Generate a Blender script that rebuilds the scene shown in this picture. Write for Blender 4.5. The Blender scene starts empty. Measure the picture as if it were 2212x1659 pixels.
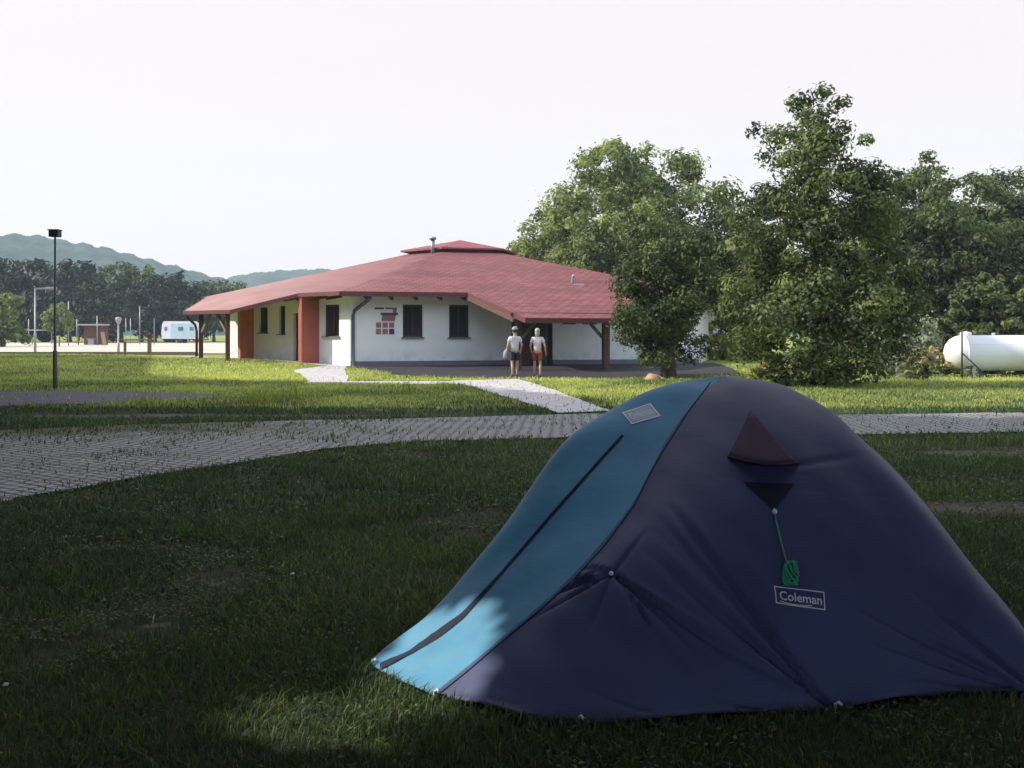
import bpy, bmesh, math, random
import numpy as np
from mathutils import Vector, Matrix
from mathutils.bvhtree import BVHTree
R = math.radians
rng = np.random.default_rng(7)
random.seed(7)
S = bpy.context.scene
COL = S.collection

# ------------------------------------------------------------------ camera, sky, sun, exposure
EYE = 1.6
cam_d = bpy.data.cameras.new("camera"); cam = bpy.data.objects.new("camera", cam_d); COL.objects.link(cam)
cam.location = (0, 0, EYE); cam.rotation_euler = (R(90), 0, 0)
cam_d.sensor_width = 36; cam_d.lens = 38.02; cam_d.shift_y = -0.0495; cam_d.clip_start = 0.05; cam_d.clip_end = 6000
S.camera = cam

SUN_EL, SUN_AZ = 35.0, 180.0           # elevation, direction towards the sun (degrees from +X)
sd = Vector((math.cos(R(SUN_AZ))*math.cos(R(SUN_EL)), math.sin(R(SUN_AZ))*math.cos(R(SUN_EL)), math.sin(R(SUN_EL))))
sun_d = bpy.data.lights.new("sun", 'SUN'); sun = bpy.data.objects.new("sun", sun_d); COL.objects.link(sun)
sun.rotation_euler = sd.to_track_quat('Z', 'Y').to_euler(); sun.location = sd*60
sun_d.energy = 5.0; sun_d.angle = R(0.5); sun_d.color = (1.0, 0.93, 0.80)

world = bpy.data.worlds.new("World"); S.world = world; world.use_nodes = True
wt = world.node_tree; wt.nodes.clear()
wo = wt.nodes.new('ShaderNodeOutputWorld'); bg = wt.nodes.new('ShaderNodeBackground')
sky = wt.nodes.new('ShaderNodeTexSky'); sky.sky_type = 'NISHITA'; sky.sun_disc = False
sky.sun_elevation = R(SUN_EL); sky.sun_rotation = math.atan2(sd.x, sd.y)
sky.air_density = 1.0; sky.dust_density = 2.5; sky.ozone_density = 1.2; sky.altitude = 200
veil = wt.nodes.new('ShaderNodeMix'); veil.data_type = 'RGBA'      # thin high cloud over the blue
veil.inputs[0].default_value = 0.86
VEIL = 7.8
wtc = wt.nodes.new('ShaderNodeTexCoord'); wsx = wt.nodes.new('ShaderNodeSeparateXYZ'); wmr = wt.nodes.new('ShaderNodeMapRange'); wcl = wt.nodes.new('ShaderNodeMix'); wcl.data_type = 'RGBA'
wt.links.new(wtc.outputs['Generated'], wsx.inputs[0]); wt.links.new(wsx.outputs[1], wmr.inputs[0])
wmr.inputs[1].default_value = -.25; wmr.inputs[2].default_value = .55; wt.links.new(wmr.outputs[0], wcl.inputs[0])
wcl.inputs[6].default_value = (VEIL*1.30, VEIL*1.52, VEIL*1.86, 1)      # bluer half of the sky, behind the camera
wcl.inputs[7].default_value = (VEIL*1.08, VEIL*0.935, VEIL*0.915, 1)
wt.links.new(wcl.outputs[2], veil.inputs[7])
wt.links.new(sky.outputs[0], veil.inputs[6]); wt.links.new(veil.outputs[2], bg.inputs[0])
bg.inputs[1].default_value = 0.10
wt.links.new(bg.outputs[0], wo.inputs[0])
S.view_settings.view_transform = 'Standard'; S.view_settings.look = 'None'
S.view_settings.exposure = 0.42; S.view_settings.gamma = 1.0
S.render.engine = 'CYCLES'
S.cycles.max_bounces = 8; S.cycles.transparent_max_bounces = 8; S.cycles.volume_bounces = 1
S.cycles.use_denoising = True

# ------------------------------------------------------------------ helpers
F = 2336.0                              # focal length in the units I measured the photograph in (2212 wide)
def sm(a, b, t):
    t = np.clip((np.asarray(t, float)-a)/(b-a), 0, 1); return t*t*(3-2*t)
def hgt(x, y):                          # the lie of the land
    return 0.20*sm(37, 45, y) + 0.20*sm(-6.5, -11, x)*sm(40, 48, y) + 0.0*np.asarray(x, float)
def W(px, py, d): return ((px-1106)/F*d, d, EYE-(py-720)/F*d)
def G(px, py):
    z = 0.0
    for _ in range(12):
        d = F*(EYE-z)/(py-720); x = (px-1106)/F*d; z = float(hgt(x, d))
    return (x, d)

def tag(o, label=None, cat=None, group=None, kind=None):
    if label: o['label'] = label
    if cat: o['category'] = cat
    if group: o['group'] = group
    if kind: o['kind'] = kind
    return o
def empty(name, loc=(0, 0, 0), rz=0):
    o = bpy.data.objects.new(name, None); o.empty_display_size = .2
    o.location = loc; o.rotation_euler = (0, 0, rz); COL.objects.link(o); return o
def link(name, me, mat=None, parent=None):
    o = bpy.data.objects.new(name, me); COL.objects.link(o)
    if mat: me.materials.append(mat)
    if parent:
        o.parent = parent
    return o
def np_mesh(name, verts, quads, tint=None, smooth=False, vattr=None):
    """mesh from numpy arrays; quads (n,k)"""
    me = bpy.data.meshes.new(name)
    verts = np.asarray(verts, np.float32); quads = np.asarray(quads, np.int32)
    n, k = quads.shape
    me.vertices.add(len(verts)); me.vertices.foreach_set('co', verts.ravel())
    me.loops.add(n*k); me.loops.foreach_set('vertex_index', quads.ravel())
    me.polygons.add(n); me.polygons.foreach_set('loop_start', np.arange(0, n*k, k, dtype=np.int32))
    if smooth: me.polygons.foreach_set('use_smooth', np.ones(n, bool))
    if tint is not None:
        a = me.attributes.new('tint', 'FLOAT', 'FACE'); a.data.foreach_set('value', np.asarray(tint, np.float32))
    if vattr is not None:
        for nm, arr in vattr.items():
            a = me.attributes.new(nm, 'FLOAT', 'POINT'); a.data.foreach_set('value', np.asarray(arr, np.float32))
    me.update(calc_edges=True); me.validate(); return me

class MB:
    def __init__(s): s.v = []; s.f = []; s.sm = []
    def add(s, vs, fs, smooth=False):
        b = len(s.v); s.v += [tuple(map(float, v)) for v in vs]; s.f += [tuple(i+b for i in f) for f in fs]; s.sm += [smooth]*len(fs)
    def box(s, c, size, rz=0, bev=0.0, M=None):
        bm = bmesh.new(); bmesh.ops.create_cube(bm, size=1.0)
        bmesh.ops.scale(bm, vec=size, verts=bm.verts)
        if bev: bmesh.ops.bevel(bm, geom=bm.edges[:], offset=bev, segments=2, affect='EDGES', profile=.5)
        m = Matrix.Translation(c) @ (M if M is not None else Matrix.Rotation(rz, 4, 'Z'))
        s._bm(bm, m)
    def _bm(s, bm, m, smooth=False):
        bm.verts.ensure_lookup_table(); bm.verts.index_update()
        s.add([m @ v.co for v in bm.verts], [[v.index for v in f.verts] for f in bm.faces], smooth); bm.free()
    def bar(s, a, b, w, h, bev=0.0):
        a = Vector(a); b = Vector(b); d = b-a; q = d.to_track_quat('Y', 'Z').to_matrix().to_4x4()
        s.box((a+b)/2, (w, d.length, h), M=q, bev=bev)
    def tube(s, pts, rad, seg=8, cap=True):
        pts = [Vector(p) for p in pts]; n = len(pts)
        rad = rad if hasattr(rad, '__len__') else [rad]*n
        b = len(s.v); ref = Vector((0.31, 0.17, 0.93))
        vs = []
        for i, p in enumerate(pts):
            t = (pts[min(i+1, n-1)]-pts[max(i-1, 0)]).normalized()
            x = t.cross(ref)
            if x.length < .05: x = t.cross(Vector((1, 0, 0)))
            x.normalize(); y = t.cross(x)
            for k in range(seg):
                a = 2*math.pi*k/seg; vs.append(p+(x*math.cos(a)+y*math.sin(a))*rad[i])
        fs = [(i*seg+k, i*seg+(k+1) % seg, (i+1)*seg+(k+1) % seg, (i+1)*seg+k) for i in range(n-1) for k in range(seg)]
        if cap: fs += [tuple(range(seg))[::-1], tuple((n-1)*seg+k for k in range(seg))]
        s.add(vs, fs, True)
    def ball(s, c, r, sub=2, sc=(1, 1, 1)):
        bm = bmesh.new(); bmesh.ops.create_icosphere(bm, subdivisions=sub, radius=r)
        s._bm(bm, Matrix.Translation(c) @ Matrix.Diagonal((*sc, 1)), True)
    def lathe(s, prof, c=(0, 0, 0), seg=20, M=None):      # prof = [(r, z)]
        vs = []; n = len(prof); M = M or Matrix()
        for r, z in prof:
            for k in range(seg):
                a = 2*math.pi*k/seg; vs.append(Vector(c)+M @ Vector((r*math.cos(a), r*math.sin(a), z)))
        fs = [(i*seg+k, i*seg+(k+1) % seg, (i+1)*seg+(k+1) % seg, (i+1)*seg+k) for i in range(n-1) for k in range(seg)]
        s.add(vs, fs, True)
    def build(s, name, mat, parent=None):
        me = bpy.data.meshes.new(name); me.from_pydata(s.v, [], s.f)
        me.polygons.foreach_set('use_smooth', s.sm); me.update()
        return link(name, me, mat, parent)

# ------------------------------------------------------------------ materials
def mat_base(name):
    m = bpy.data.materials.new(name); m.use_nodes = True; nt = m.node_tree
    return m, nt, nt.nodes['Principled BSDF']
def N(nt, t, **kw):
    n = nt.nodes.new(t)
    for k, v in kw.items(): setattr(n, k, v)
    return n
def mixc(nt, fac, a, b, blend='MIX'):
    m = N(nt, 'ShaderNodeMix', data_type='RGBA', blend_type=blend)
    for sock, v in ((m.inputs[0], fac), (m.inputs[6], a), (m.inputs[7], b)):
        if hasattr(v, 'links') or hasattr(v, 'is_linked'): nt.links.new(v, sock)
        elif isinstance(v, (int, float)): sock.default_value = v
        else: sock.default_value = (*v, 1)
    return m.outputs[2]
def ramp(nt, fac, lo, hi, a=0.0, b=1.0):
    m = N(nt, 'ShaderNodeMapRange', clamp=True)
    nt.links.new(fac, m.inputs[0]); m.inputs[1].default_value = lo; m.inputs[2].default_value = hi
    m.inputs[3].default_value = a; m.inputs[4].default_value = b
    return m.outputs[0]
def noise(nt, scale, detail=4, rough=.55, vec=None, dist=0.0):
    n = N(nt, 'ShaderNodeTexNoise'); n.inputs['Scale'].default_value = scale; n.inputs['Detail'].default_value = detail
    n.inputs['Roughness'].default_value = rough; n.inputs['Distortion'].default_value = dist
    if vec is None:
        tc = N(nt, 'ShaderNodeTexCoord'); vec = tc.outputs['Object']
    nt.links.new(vec, n.inputs['Vector']); return n.outputs[0]
def plain(name, col, rough=.6, var=.18, scale=3.0, bump=0.0, bscale=40, metal=0.0, spec=.5):
    m, nt, p = mat_base(name)
    f = noise(nt, scale, 5)
    c = mixc(nt, ramp(nt, f, .3, .7), [x*(1-var) for x in col], [min(1, x*(1+var)) for x in col])
    nt.links.new(c, p.inputs['Base Color']); p.inputs['Roughness'].default_value = rough; p.inputs['Metallic'].default_value = metal
    p.inputs['Specular IOR Level'].default_value = spec
    if bump:
        b = N(nt, 'ShaderNodeBump'); b.inputs['Strength'].default_value = bump; b.inputs['Distance'].default_value = .02
        nt.links.new(noise(nt, bscale, 4), b.inputs['Height']); nt.links.new(b.outputs[0], p.inputs['Normal'])
    return m
def leafmat(name, dark, light, trans=.35, rough=.6):
    m, nt, p = mat_base(name)
    at = N(nt, 'ShaderNodeAttribute', attribute_name='tint')
    c = mixc(nt, at.outputs['Fac'], dark, light)
    nt.links.new(c, p.inputs['Base Color']); p.inputs['Roughness'].default_value = rough
    p.inputs['Specular IOR Level'].default_value = .25
    tr = N(nt, 'ShaderNodeBsdfTranslucent'); c2 = mixc(nt, 1.0, c, (1.5, 1.6, .7), 'MULTIPLY'); nt.links.new(c2, tr.inputs[0])
    mx = N(nt, 'ShaderNodeMixShader'); mx.inputs[0].default_value = trans
    nt.links.new(p.outputs[0], mx.inputs[1]); nt.links.new(tr.outputs[0], mx.inputs[2])
    nt.links.new(mx.outputs[0], nt.nodes['Material Output'].inputs[0])
    return m

M = {}
M['leaf_mid'] = leafmat('leaf_mid', (.014, .025, .012), (.185, .225, .085), .27)
M['leaf_dark'] = leafmat('leaf_dark', (.011, .017, .009), (.11, .125, .055), .18)
M['leaf_small'] = leafmat('leaf_small', (.012, .022, .010), (.155, .20, .07), .24)
M['leaf_shade'] = leafmat('leaf_shade', (.014, .022, .014), (.075, .095, .05), .06)
M['leaf_willow'] = leafmat('leaf_willow', (.034, .056, .020), (.34, .39, .15), .35)
M['leaf_far'] = leafmat('leaf_far', (.006, .011, .011), (.032, .046, .026), .15)
M['leaf_pale'] = leafmat('leaf_pale', (.09, .13, .06), (.24, .29, .14))
M['leaf_grey'] = leafmat('leaf_grey', (.15, .18, .13), (.44, .46, .36), .3)
M['leaf_yellow'] = leafmat('leaf_yellow', (.14, .17, .03), (.34, .36, .07), .4)
M['grass'] = leafmat('grass_blade', (.014, .024, .020), (.50, .52, .175), .36, .55)
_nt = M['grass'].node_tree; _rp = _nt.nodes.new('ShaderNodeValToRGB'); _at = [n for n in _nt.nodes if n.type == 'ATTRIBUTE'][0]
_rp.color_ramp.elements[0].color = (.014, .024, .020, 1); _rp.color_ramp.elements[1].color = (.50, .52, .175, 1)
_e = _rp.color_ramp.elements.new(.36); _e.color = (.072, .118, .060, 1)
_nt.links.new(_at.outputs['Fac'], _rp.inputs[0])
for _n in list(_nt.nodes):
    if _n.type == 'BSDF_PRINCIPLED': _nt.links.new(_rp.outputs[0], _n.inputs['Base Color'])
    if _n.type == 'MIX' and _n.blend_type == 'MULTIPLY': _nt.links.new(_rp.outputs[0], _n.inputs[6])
M['drygrass'] = leafmat('dry_weed', (.20, .17, .09), (.48, .40, .23), .3)
M['bark'] = plain('bark', (.075, .058, .045), .9, .35, 9, .6, 25)
M['soil'] = plain('soil', (.10, .08, .06), .95, .3, 5, .5, 30)
M['render_white'] = plain('white_render', (.88, .87, .84), .85, .04, 1.2, .12, 120)
def wallmat():
    m = plain('white_render', (.88, .87, .84), .85, .04, 1.2, .12, 120); nt = m.node_tree; p = nt.nodes['Principled BSDF']
    src = p.inputs['Base Color'].links[0].from_socket; g = N(nt, 'ShaderNodeNewGeometry'); sx = N(nt, 'ShaderNodeSeparateXYZ'); nt.links.new(g.outputs['Position'], sx.inputs[0])
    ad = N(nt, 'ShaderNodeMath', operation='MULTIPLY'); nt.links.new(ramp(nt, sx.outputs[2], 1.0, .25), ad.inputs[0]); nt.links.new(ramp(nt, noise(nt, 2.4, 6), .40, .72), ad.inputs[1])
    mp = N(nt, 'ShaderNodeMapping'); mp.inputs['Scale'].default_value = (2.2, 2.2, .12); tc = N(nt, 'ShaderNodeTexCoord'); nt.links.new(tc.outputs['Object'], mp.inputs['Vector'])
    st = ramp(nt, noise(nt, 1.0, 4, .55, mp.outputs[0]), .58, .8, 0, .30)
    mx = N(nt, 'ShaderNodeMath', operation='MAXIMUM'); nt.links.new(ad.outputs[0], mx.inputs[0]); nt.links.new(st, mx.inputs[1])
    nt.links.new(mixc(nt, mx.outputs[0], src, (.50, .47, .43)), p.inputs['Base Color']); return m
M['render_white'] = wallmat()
M['plinth'] = plain('plinth_render', (.16, .17, .20), .85, .12, 3, .2, 60)
M['red_paint'] = plain('red_paint', (.38, .10, .07), .65, .1, 3, .05)
M['orange_paint'] = plain('orange_paint', (.52, .17, .08), .65, .1, 3, .05)
M['wood_brown'] = plain('brown_wood', (.11, .055, .035), .7, .25, 6, .2, 60)
M['wood_pale'] = plain('pale_wood', (.36, .24, .14), .75, .2, 6, .2, 60)
M['wood_grey'] = plain('weathered_wood', (.20, .16, .12), .8, .25, 8, .3, 60)
M['frame_dark'] = plain('dark_frame', (.035, .028, .028), .5, .1)
M['fascia'] = plain('fascia_maroon', (.12, .035, .035), .6, .12)
M['gutter'] = plain('gutter_grey', (.09, .10, .12), .45, .1, metal=.3)
M['metal_grey'] = plain('galvanised', (.26, .27, .28), .45, .12, metal=.5)
M['metal_dark'] = plain('dark_metal', (.045, .045, .05), .5, .12, metal=.3)
M['white_paint'] = plain('white_paint', (.72, .72, .73), .5, .04, 1.5, .02)
M['pale_metal'] = plain('pale_roof_metal', (.33, .33, .34), .5, .08)
M['door_maroon'] = plain('maroon_door', (.10, .022, .022), .5, .15)
M['sign_red'] = plain('sign_red', (.34, .14, .16), .6, .12, 8)
M['sign_dark'] = plain('sign_dark', (.055, .035, .05), .6, .1)
M['lamp_white'] = plain('lamp_white', (.82, .82, .80), .3, .02)
M['skin'] = plain('skin', (.50, .31, .23), .6, .06)
M['cloth_white'] = plain('white_cotton', (.60, .59, .61), .85, .05, 12)
M['cloth_pink'] = plain('pale_pink_cotton', (.64, .55, .57), .85, .05, 12)
M['cloth_navy'] = plain('dark_navy_cloth', (.03, .03, .05), .85, .12, 12)
M['cloth_red'] = plain('brick_red_cloth', (.30, .065, .055), .85, .12, 12)
M['cloth_grey'] = plain('grey_cloth', (.30, .30, .33), .85, .1, 12)
M['hair_dark'] = plain('dark_hair', (.035, .025, .02), .7, .2, 20)
M['hair_white'] = plain('white_hair', (.40, .36, .31), .7, .1, 20)
M['shoe'] = plain('shoe', (.10, .08, .09), .6, .2)
M['eye'] = plain('eye', (.03, .02, .02), .3, .1)
M['rubber'] = plain('rubber', (.03, .03, .03), .8, .1)
M['stone'] = plain('pale_stone', (.42, .36, .28), .9, .2, 6, .3, 30)
M['cottage_wall'] = plain('cottage_wall', (.62, .40, .30), .85, .1)
M['green_cord'] = plain('green_cord', (.05, .36, .20), .6, .1)
M['cord_pale'] = plain('pale_cord', (.16, .34, .24), .6, .1)
M['print_pale'] = plain('pale_print', (.74, .78, .86), .6, .05)
M['navy_binding'] = plain('navy_binding', (.006, .010, .030), .85, .15, 8)
M['patch_blue'] = plain('patch_blue', (.40, .52, .66), .6, .05)
M['vent_maroon'] = plain('maroon_mesh', (.036, .015, .050), .8, .15, 30)

def glassmat(name, col, rough=.12):
    m, nt, p = mat_base(name)
    c = mixc(nt, ramp(nt, noise(nt, .45, 3), .35, .65), col, [x*2.6 for x in col])
    nt.links.new(c, p.inputs['Base Color']); p.inputs['Roughness'].default_value = rough
    return m
M['glass_dark'] = glassmat('dark_glass', (.012, .014, .018))
M['glass_blue'] = glassmat('blue_glass', (.06, .12, .15))

def roofmat():
    m, nt, p = mat_base('red_shingle_roof')
    tc = N(nt, 'ShaderNodeTexCoord')
    uvn = tc.outputs['UV']
    br = N(nt, 'ShaderNodeTexBrick'); br.offset = .5
    br.inputs['Scale'].default_value = 1.0; br.inputs['Brick Width'].default_value = .42; br.inputs['Row Height'].default_value = .34
    br.inputs['Mortar Size'].default_value = .03; br.inputs['Bias'].default_value = 0; br.inputs['Mortar Smooth'].default_value = .3
    br.inputs['Color1'].default_value = (.175, .052, .056, 1); br.inputs['Color2'].default_value = (.238, .080, .084, 1)
    br.inputs['Mortar'].default_value = (.085, .025, .03, 1)
    nt.links.new(uvn, br.inputs['Vector'])
    c = mixc(nt, ramp(nt, noise(nt, .5, 5), .3, .7), (.82, .80, .80), (1.12, 1.1, 1.1))
    ms = N(nt, 'ShaderNodeMapping'); ms.inputs['Scale'].default_value = (.12, 2.2, 1); nt.links.new(uvn, ms.inputs['Vector'])
    cb_ = mixc(nt, ramp(nt, noise(nt, 1.0, 4, .6, ms.outputs[0]), .32, .68), (.74, .72, .72), (1.22, 1.2, 1.2))
    c = mixc(nt, 1.0, c, cb_, 'MULTIPLY')
    c2 = mixc(nt, 1.0, br.outputs['Color'], c, 'MULTIPLY')
    sx = N(nt, 'ShaderNodeSeparateXYZ'); nt.links.new(tc.outputs['Object'], sx.inputs[0])       # colour turns paler tan towards the western eave
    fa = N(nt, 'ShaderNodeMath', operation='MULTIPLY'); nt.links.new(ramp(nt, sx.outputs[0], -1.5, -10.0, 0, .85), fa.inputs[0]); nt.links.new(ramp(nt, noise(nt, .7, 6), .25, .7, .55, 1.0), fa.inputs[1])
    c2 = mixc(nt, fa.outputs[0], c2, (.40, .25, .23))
    nt.links.new(c2, p.inputs['Base Color']); p.inputs['Roughness'].default_value = .6; p.inputs['Specular IOR Level'].default_value = .25
    b = N(nt, 'ShaderNodeBump'); b.inputs['Strength'].default_value = .5; b.inputs['Distance'].default_value = .02
    nt.links.new(br.outputs['Fac'], b.inputs['Height']); b.invert = True
    nt.links.new(b.outputs[0], p.inputs['Normal'])
    return m
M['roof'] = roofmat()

def groundmat():
    m, nt, p = mat_base('lawn_ground')
    at = N(nt, 'ShaderNodeAttribute', attribute_name='soil')
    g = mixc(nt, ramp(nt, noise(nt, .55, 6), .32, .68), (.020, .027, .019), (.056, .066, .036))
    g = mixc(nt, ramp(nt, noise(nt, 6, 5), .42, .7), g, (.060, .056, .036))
    lu = N(nt, 'ShaderNodeAttribute', attribute_name='sunlit_lawn')
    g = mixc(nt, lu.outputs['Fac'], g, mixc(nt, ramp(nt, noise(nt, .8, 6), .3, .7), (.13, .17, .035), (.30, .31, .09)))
    so = mixc(nt, ramp(nt, noise(nt, 3.0, 6), .3, .7), (.075, .064, .056), (.14, .122, .108))
    f = N(nt, 'ShaderNodeMath', operation='ADD'); nt.links.new(at.outputs['Fac'], f.inputs[0])
    nt.links.new(ramp(nt, noise(nt, 2.3, 6), .3, .7, -.25, .25), f.inputs[1])
    c = mixc(nt, ramp(nt, f.outputs[0], .38, .62), g, so)
    nt.links.new(c, p.inputs['Base Color']); p.inputs['Roughness'].default_value = .95; p.inputs['Specular IOR Level'].default_value = .1
    b = N(nt, 'ShaderNodeBump'); b.inputs['Strength'].default_value = .7; b.inputs['Distance'].default_value = .04
    nt.links.new(noise(nt, 18, 5), b.inputs['Height']); nt.links.new(b.outputs[0], p.inputs['Normal'])
    return m
M['ground'] = groundmat()

def pavermat():
    m, nt, p = mat_base('grass_pavers')
    tc = N(nt, 'ShaderNodeTexCoord'); mp = N(nt, 'ShaderNodeMapping'); mp.inputs['Rotation'].default_value = (0, 0, R(38))
    nt.links.new(tc.outputs['Object'], mp.inputs['Vector'])
    br = N(nt, 'ShaderNodeTexBrick'); br.offset = .5; br.inputs['Scale'].default_value = 1
    br.inputs['Brick Width'].default_value = .21; br.inputs['Row Height'].default_value = .15; br.inputs['Mortar Size'].default_value = .024
    br.inputs['Mortar Smooth'].default_value = .25
    nt.links.new(mp.outputs[0], br.inputs['Vector'])
    wv = N(nt, 'ShaderNodeVectorMath', operation='MULTIPLY_ADD'); wn = N(nt, 'ShaderNodeTexNoise'); wn.inputs['Scale'].default_value = 3.5; nt.links.new(tc.outputs['Object'], wn.inputs['Vector'])
    nt.links.new(wn.outputs['Color'], wv.inputs[0]); wv.inputs[1].default_value = (.10, .10, 0); nt.links.new(mp.outputs[0], wv.inputs[2]); nt.links.new(wv.outputs[0], br.inputs['Vector'])
    hole = ramp(nt, br.outputs['Fac'], .2, .7)
    hn = ramp(nt, noise(nt, 9, 4), .38, .62, 0.0, 1.0)
    con = mixc(nt, ramp(nt, noise(nt, 1.3, 6), .3, .7), (.20, .205, .235), (.37, .37, .40))
    con = mixc(nt, ramp(nt, noise(nt, 30, 4), .3, .75), con, (.27, .265, .27))
    earth = mixc(nt, hn, (.075, .080, .060), (.105, .125, .062))
    at = N(nt, 'ShaderNodeAttribute', attribute_name='soil')
    f = N(nt, 'ShaderNodeMath', operation='MULTIPLY_ADD'); nt.links.new(noise(nt, 1.1, 6), f.inputs[0]); f.inputs[1].default_value = 1.0
    nt.links.new(at.outputs['Fac'], f.inputs[2])
    over = ramp(nt, f.outputs[0], .78, 1.12)
    mx = N(nt, 'ShaderNodeMath', operation='MAXIMUM'); nt.links.new(hole, mx.inputs[0]); nt.links.new(over, mx.inputs[1])
    c = mixc(nt, mx.outputs[0], con, earth)
    nt.links.new(c, p.inputs['Base Color']); p.inputs['Roughness'].default_value = .9; p.inputs['Specular IOR Level'].default_value = .2
    b = N(nt, 'ShaderNodeBump'); b.inputs['Strength'].default_value = .9; b.inputs['Distance'].default_value = .03; b.invert = True
    nt.links.new(mx.outputs[0], b.inputs['Height']); nt.links.new(b.outputs[0], p.inputs['Normal'])
    return m
M['pavers'] = pavermat()
M['concrete'] = plain('concrete_path', (.43, .41, .41), .9, .16, 2.2, .25, 40)
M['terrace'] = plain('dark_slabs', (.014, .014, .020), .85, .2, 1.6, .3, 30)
M['asphalt'] = plain('asphalt', (.085, .08, .10), .9, .2, 2, .4, 60)
M['sand'] = plain('court_sand', (.50, .42, .36), .95, .1, .4, .2, 20)
def hillmat():
    m, nt, p = mat_base('forest_hill')
    c = mixc(nt, ramp(nt, noise(nt, .05, 6), .35, .65), (.016, .028, .024), (.052, .078, .056))
    nt.links.new(c, p.inputs['Base Color']); p.inputs['Roughness'].default_value = 1; p.inputs['Specular IOR Level'].default_value = 0
    return m
M['hill'] = hillmat()

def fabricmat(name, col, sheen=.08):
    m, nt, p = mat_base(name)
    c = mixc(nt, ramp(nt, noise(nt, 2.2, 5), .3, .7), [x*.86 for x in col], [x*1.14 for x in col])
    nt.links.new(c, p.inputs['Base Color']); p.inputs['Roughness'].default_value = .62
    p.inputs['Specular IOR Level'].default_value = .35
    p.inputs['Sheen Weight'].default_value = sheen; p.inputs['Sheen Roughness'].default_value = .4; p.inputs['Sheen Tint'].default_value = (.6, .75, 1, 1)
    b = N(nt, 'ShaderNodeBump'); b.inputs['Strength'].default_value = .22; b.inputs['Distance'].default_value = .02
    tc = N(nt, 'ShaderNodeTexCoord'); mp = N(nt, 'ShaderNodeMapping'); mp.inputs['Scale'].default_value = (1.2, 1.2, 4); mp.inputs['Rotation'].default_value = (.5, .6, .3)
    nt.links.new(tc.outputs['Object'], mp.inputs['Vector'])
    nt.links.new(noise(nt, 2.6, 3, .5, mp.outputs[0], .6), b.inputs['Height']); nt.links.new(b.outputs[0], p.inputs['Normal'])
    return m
M['fly_lit'] = fabricmat('fly_lit', (.080, .265, .43))  # same cloth as the walls, sunlight painted in as a lighter blue
M['fly_shaded'] = fabricmat('fly_shaded', (.053, .068, .160))  # the cloth again in its shaded tone

# ------------------------------------------------------------------ ground, road, paths
DIRT = [(4.5, 9.9, 1.3, .40), (6.6, 14.4, 1.4, .40), (-6, 21.0, 6, .45)]
def soil(x, y):
    x = np.asarray(x, float); y = np.asarray(y, float); v = np.zeros(np.broadcast(x, y).shape)
    for cx, cy, rx, ry in DIRT:
        v = np.maximum(v, np.exp(-(((x-cx)/rx)**2+((y-cy)/ry)**2)))
    return v
def lines(parts):
    out = []
    for a, b, n in parts: out += list(np.linspace(a, b, n, endpoint=False))
    out.append(parts[-1][1]); return np.array(out)
gx = lines([(-3000, -300, 12), (-300, -60, 24), (-60, -14, 46), (-14, 14, 140), (14, 60, 46), (60, 300, 24), (300, 3000, 12)])
gy = lines([(-400, -40, 12), (-40, 2, 21), (2, 26, 120), (26, 70, 88), (70, 300, 46), (300, 3400, 16)])
GX, GY = np.meshgrid(gx, gy)
lump = .012*np.sin(GX*1.7+GY*.9)*np.cos(GY*1.3-GX*.6)*(np.abs(GX) < 30)*(GY < 60)*sm(0, 3, GY)
gz = hgt(GX, GY)+lump-.006
nx, ny = len(gx), len(gy)
idx = np.arange(nx*ny).reshape(ny, nx)
q = np.stack([idx[:-1, :-1], idx[:-1, 1:], idx[1:, 1:], idx[1:, :-1]], -1).reshape(-1, 4)
me = np_mesh('ground', np.stack([GX, GY, gz], -1).reshape(-1, 3), q, smooth=True, vattr={'soil': soil(GX, GY).ravel(), 'sunlit_lawn': sm(22.0, 24.0, GY).ravel()})  # sunlight on the far lawn is painted in as brighter ground colour
tag(link('ground', me, M['ground']), kind='structure')

SURF = []                                # polygons for keeping the grass off
def resample(pts, n):
    p = np.array(pts, float); L = np.concatenate([[0], np.cumsum(np.hypot(*np.diff(p, axis=0).T))])
    t = np.linspace(0, L[-1], n); return np.stack([np.interp(t, L, p[:, 0]), np.interp(t, L, p[:, 1])], -1)
def strip(name, near, far, mat, lift, n=120, m=14, jit=.08, soilfn=None):
    a = resample(near, n); b = resample(far, n)
    k = np.ones(5)/5
    a[2:-2] += np.stack([np.convolve(rng.normal(0, jit, n), k, 'same')]*2, -1)[2:-2]
    b[2:-2] += np.stack([np.convolve(rng.normal(0, jit, n), k, 'same')]*2, -1)[2:-2]
    t = np.linspace(0, 1, m)[:, None, None]
    P = a[None]*(1-t)+b[None]*t
    z = hgt(P[..., 0], P[..., 1])+lift
    ids = np.arange(n*m).reshape(m, n)
    q = np.stack([ids[:-1, :-1], ids[:-1, 1:], ids[1:, 1:], ids[1:, :-1]], -1).reshape(-1, 4)
    va = {'soil': soilfn(P[..., 0], P[..., 1]).ravel()} if soilfn else None
    me = np_mesh(name, np.concatenate([P, z[..., None]], -1).reshape(-1, 3), q, vattr=va)
    o = tag(link(name, me, mat), kind='structure')
    poly = np.concatenate([a, b[::-1]]); SURF.append((name, poly)); return o
def gp(l): return [G(*p) for p in l]
road_near = gp([(-500, 1195), (0, 1092), (300, 1036), (560, 995), (700, 972), (900, 956), (1250, 946), (1880, 941), (2212, 935), (3000, 928)])
road_far = gp([(-500, 948), (0, 932), (300, 920), (560, 913), (750, 909), (1250, 896), (1830, 898), (2212, 893), (3000, 888)])
strip('road', road_near, road_far, M['pavers'], .022, 160, 16, .16, lambda x, y: +.42*sm(-1.5, -7, x)*sm(14.5, 18, y)+.25*sm(1, -3, x)*sm(15, 18, y))
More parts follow.
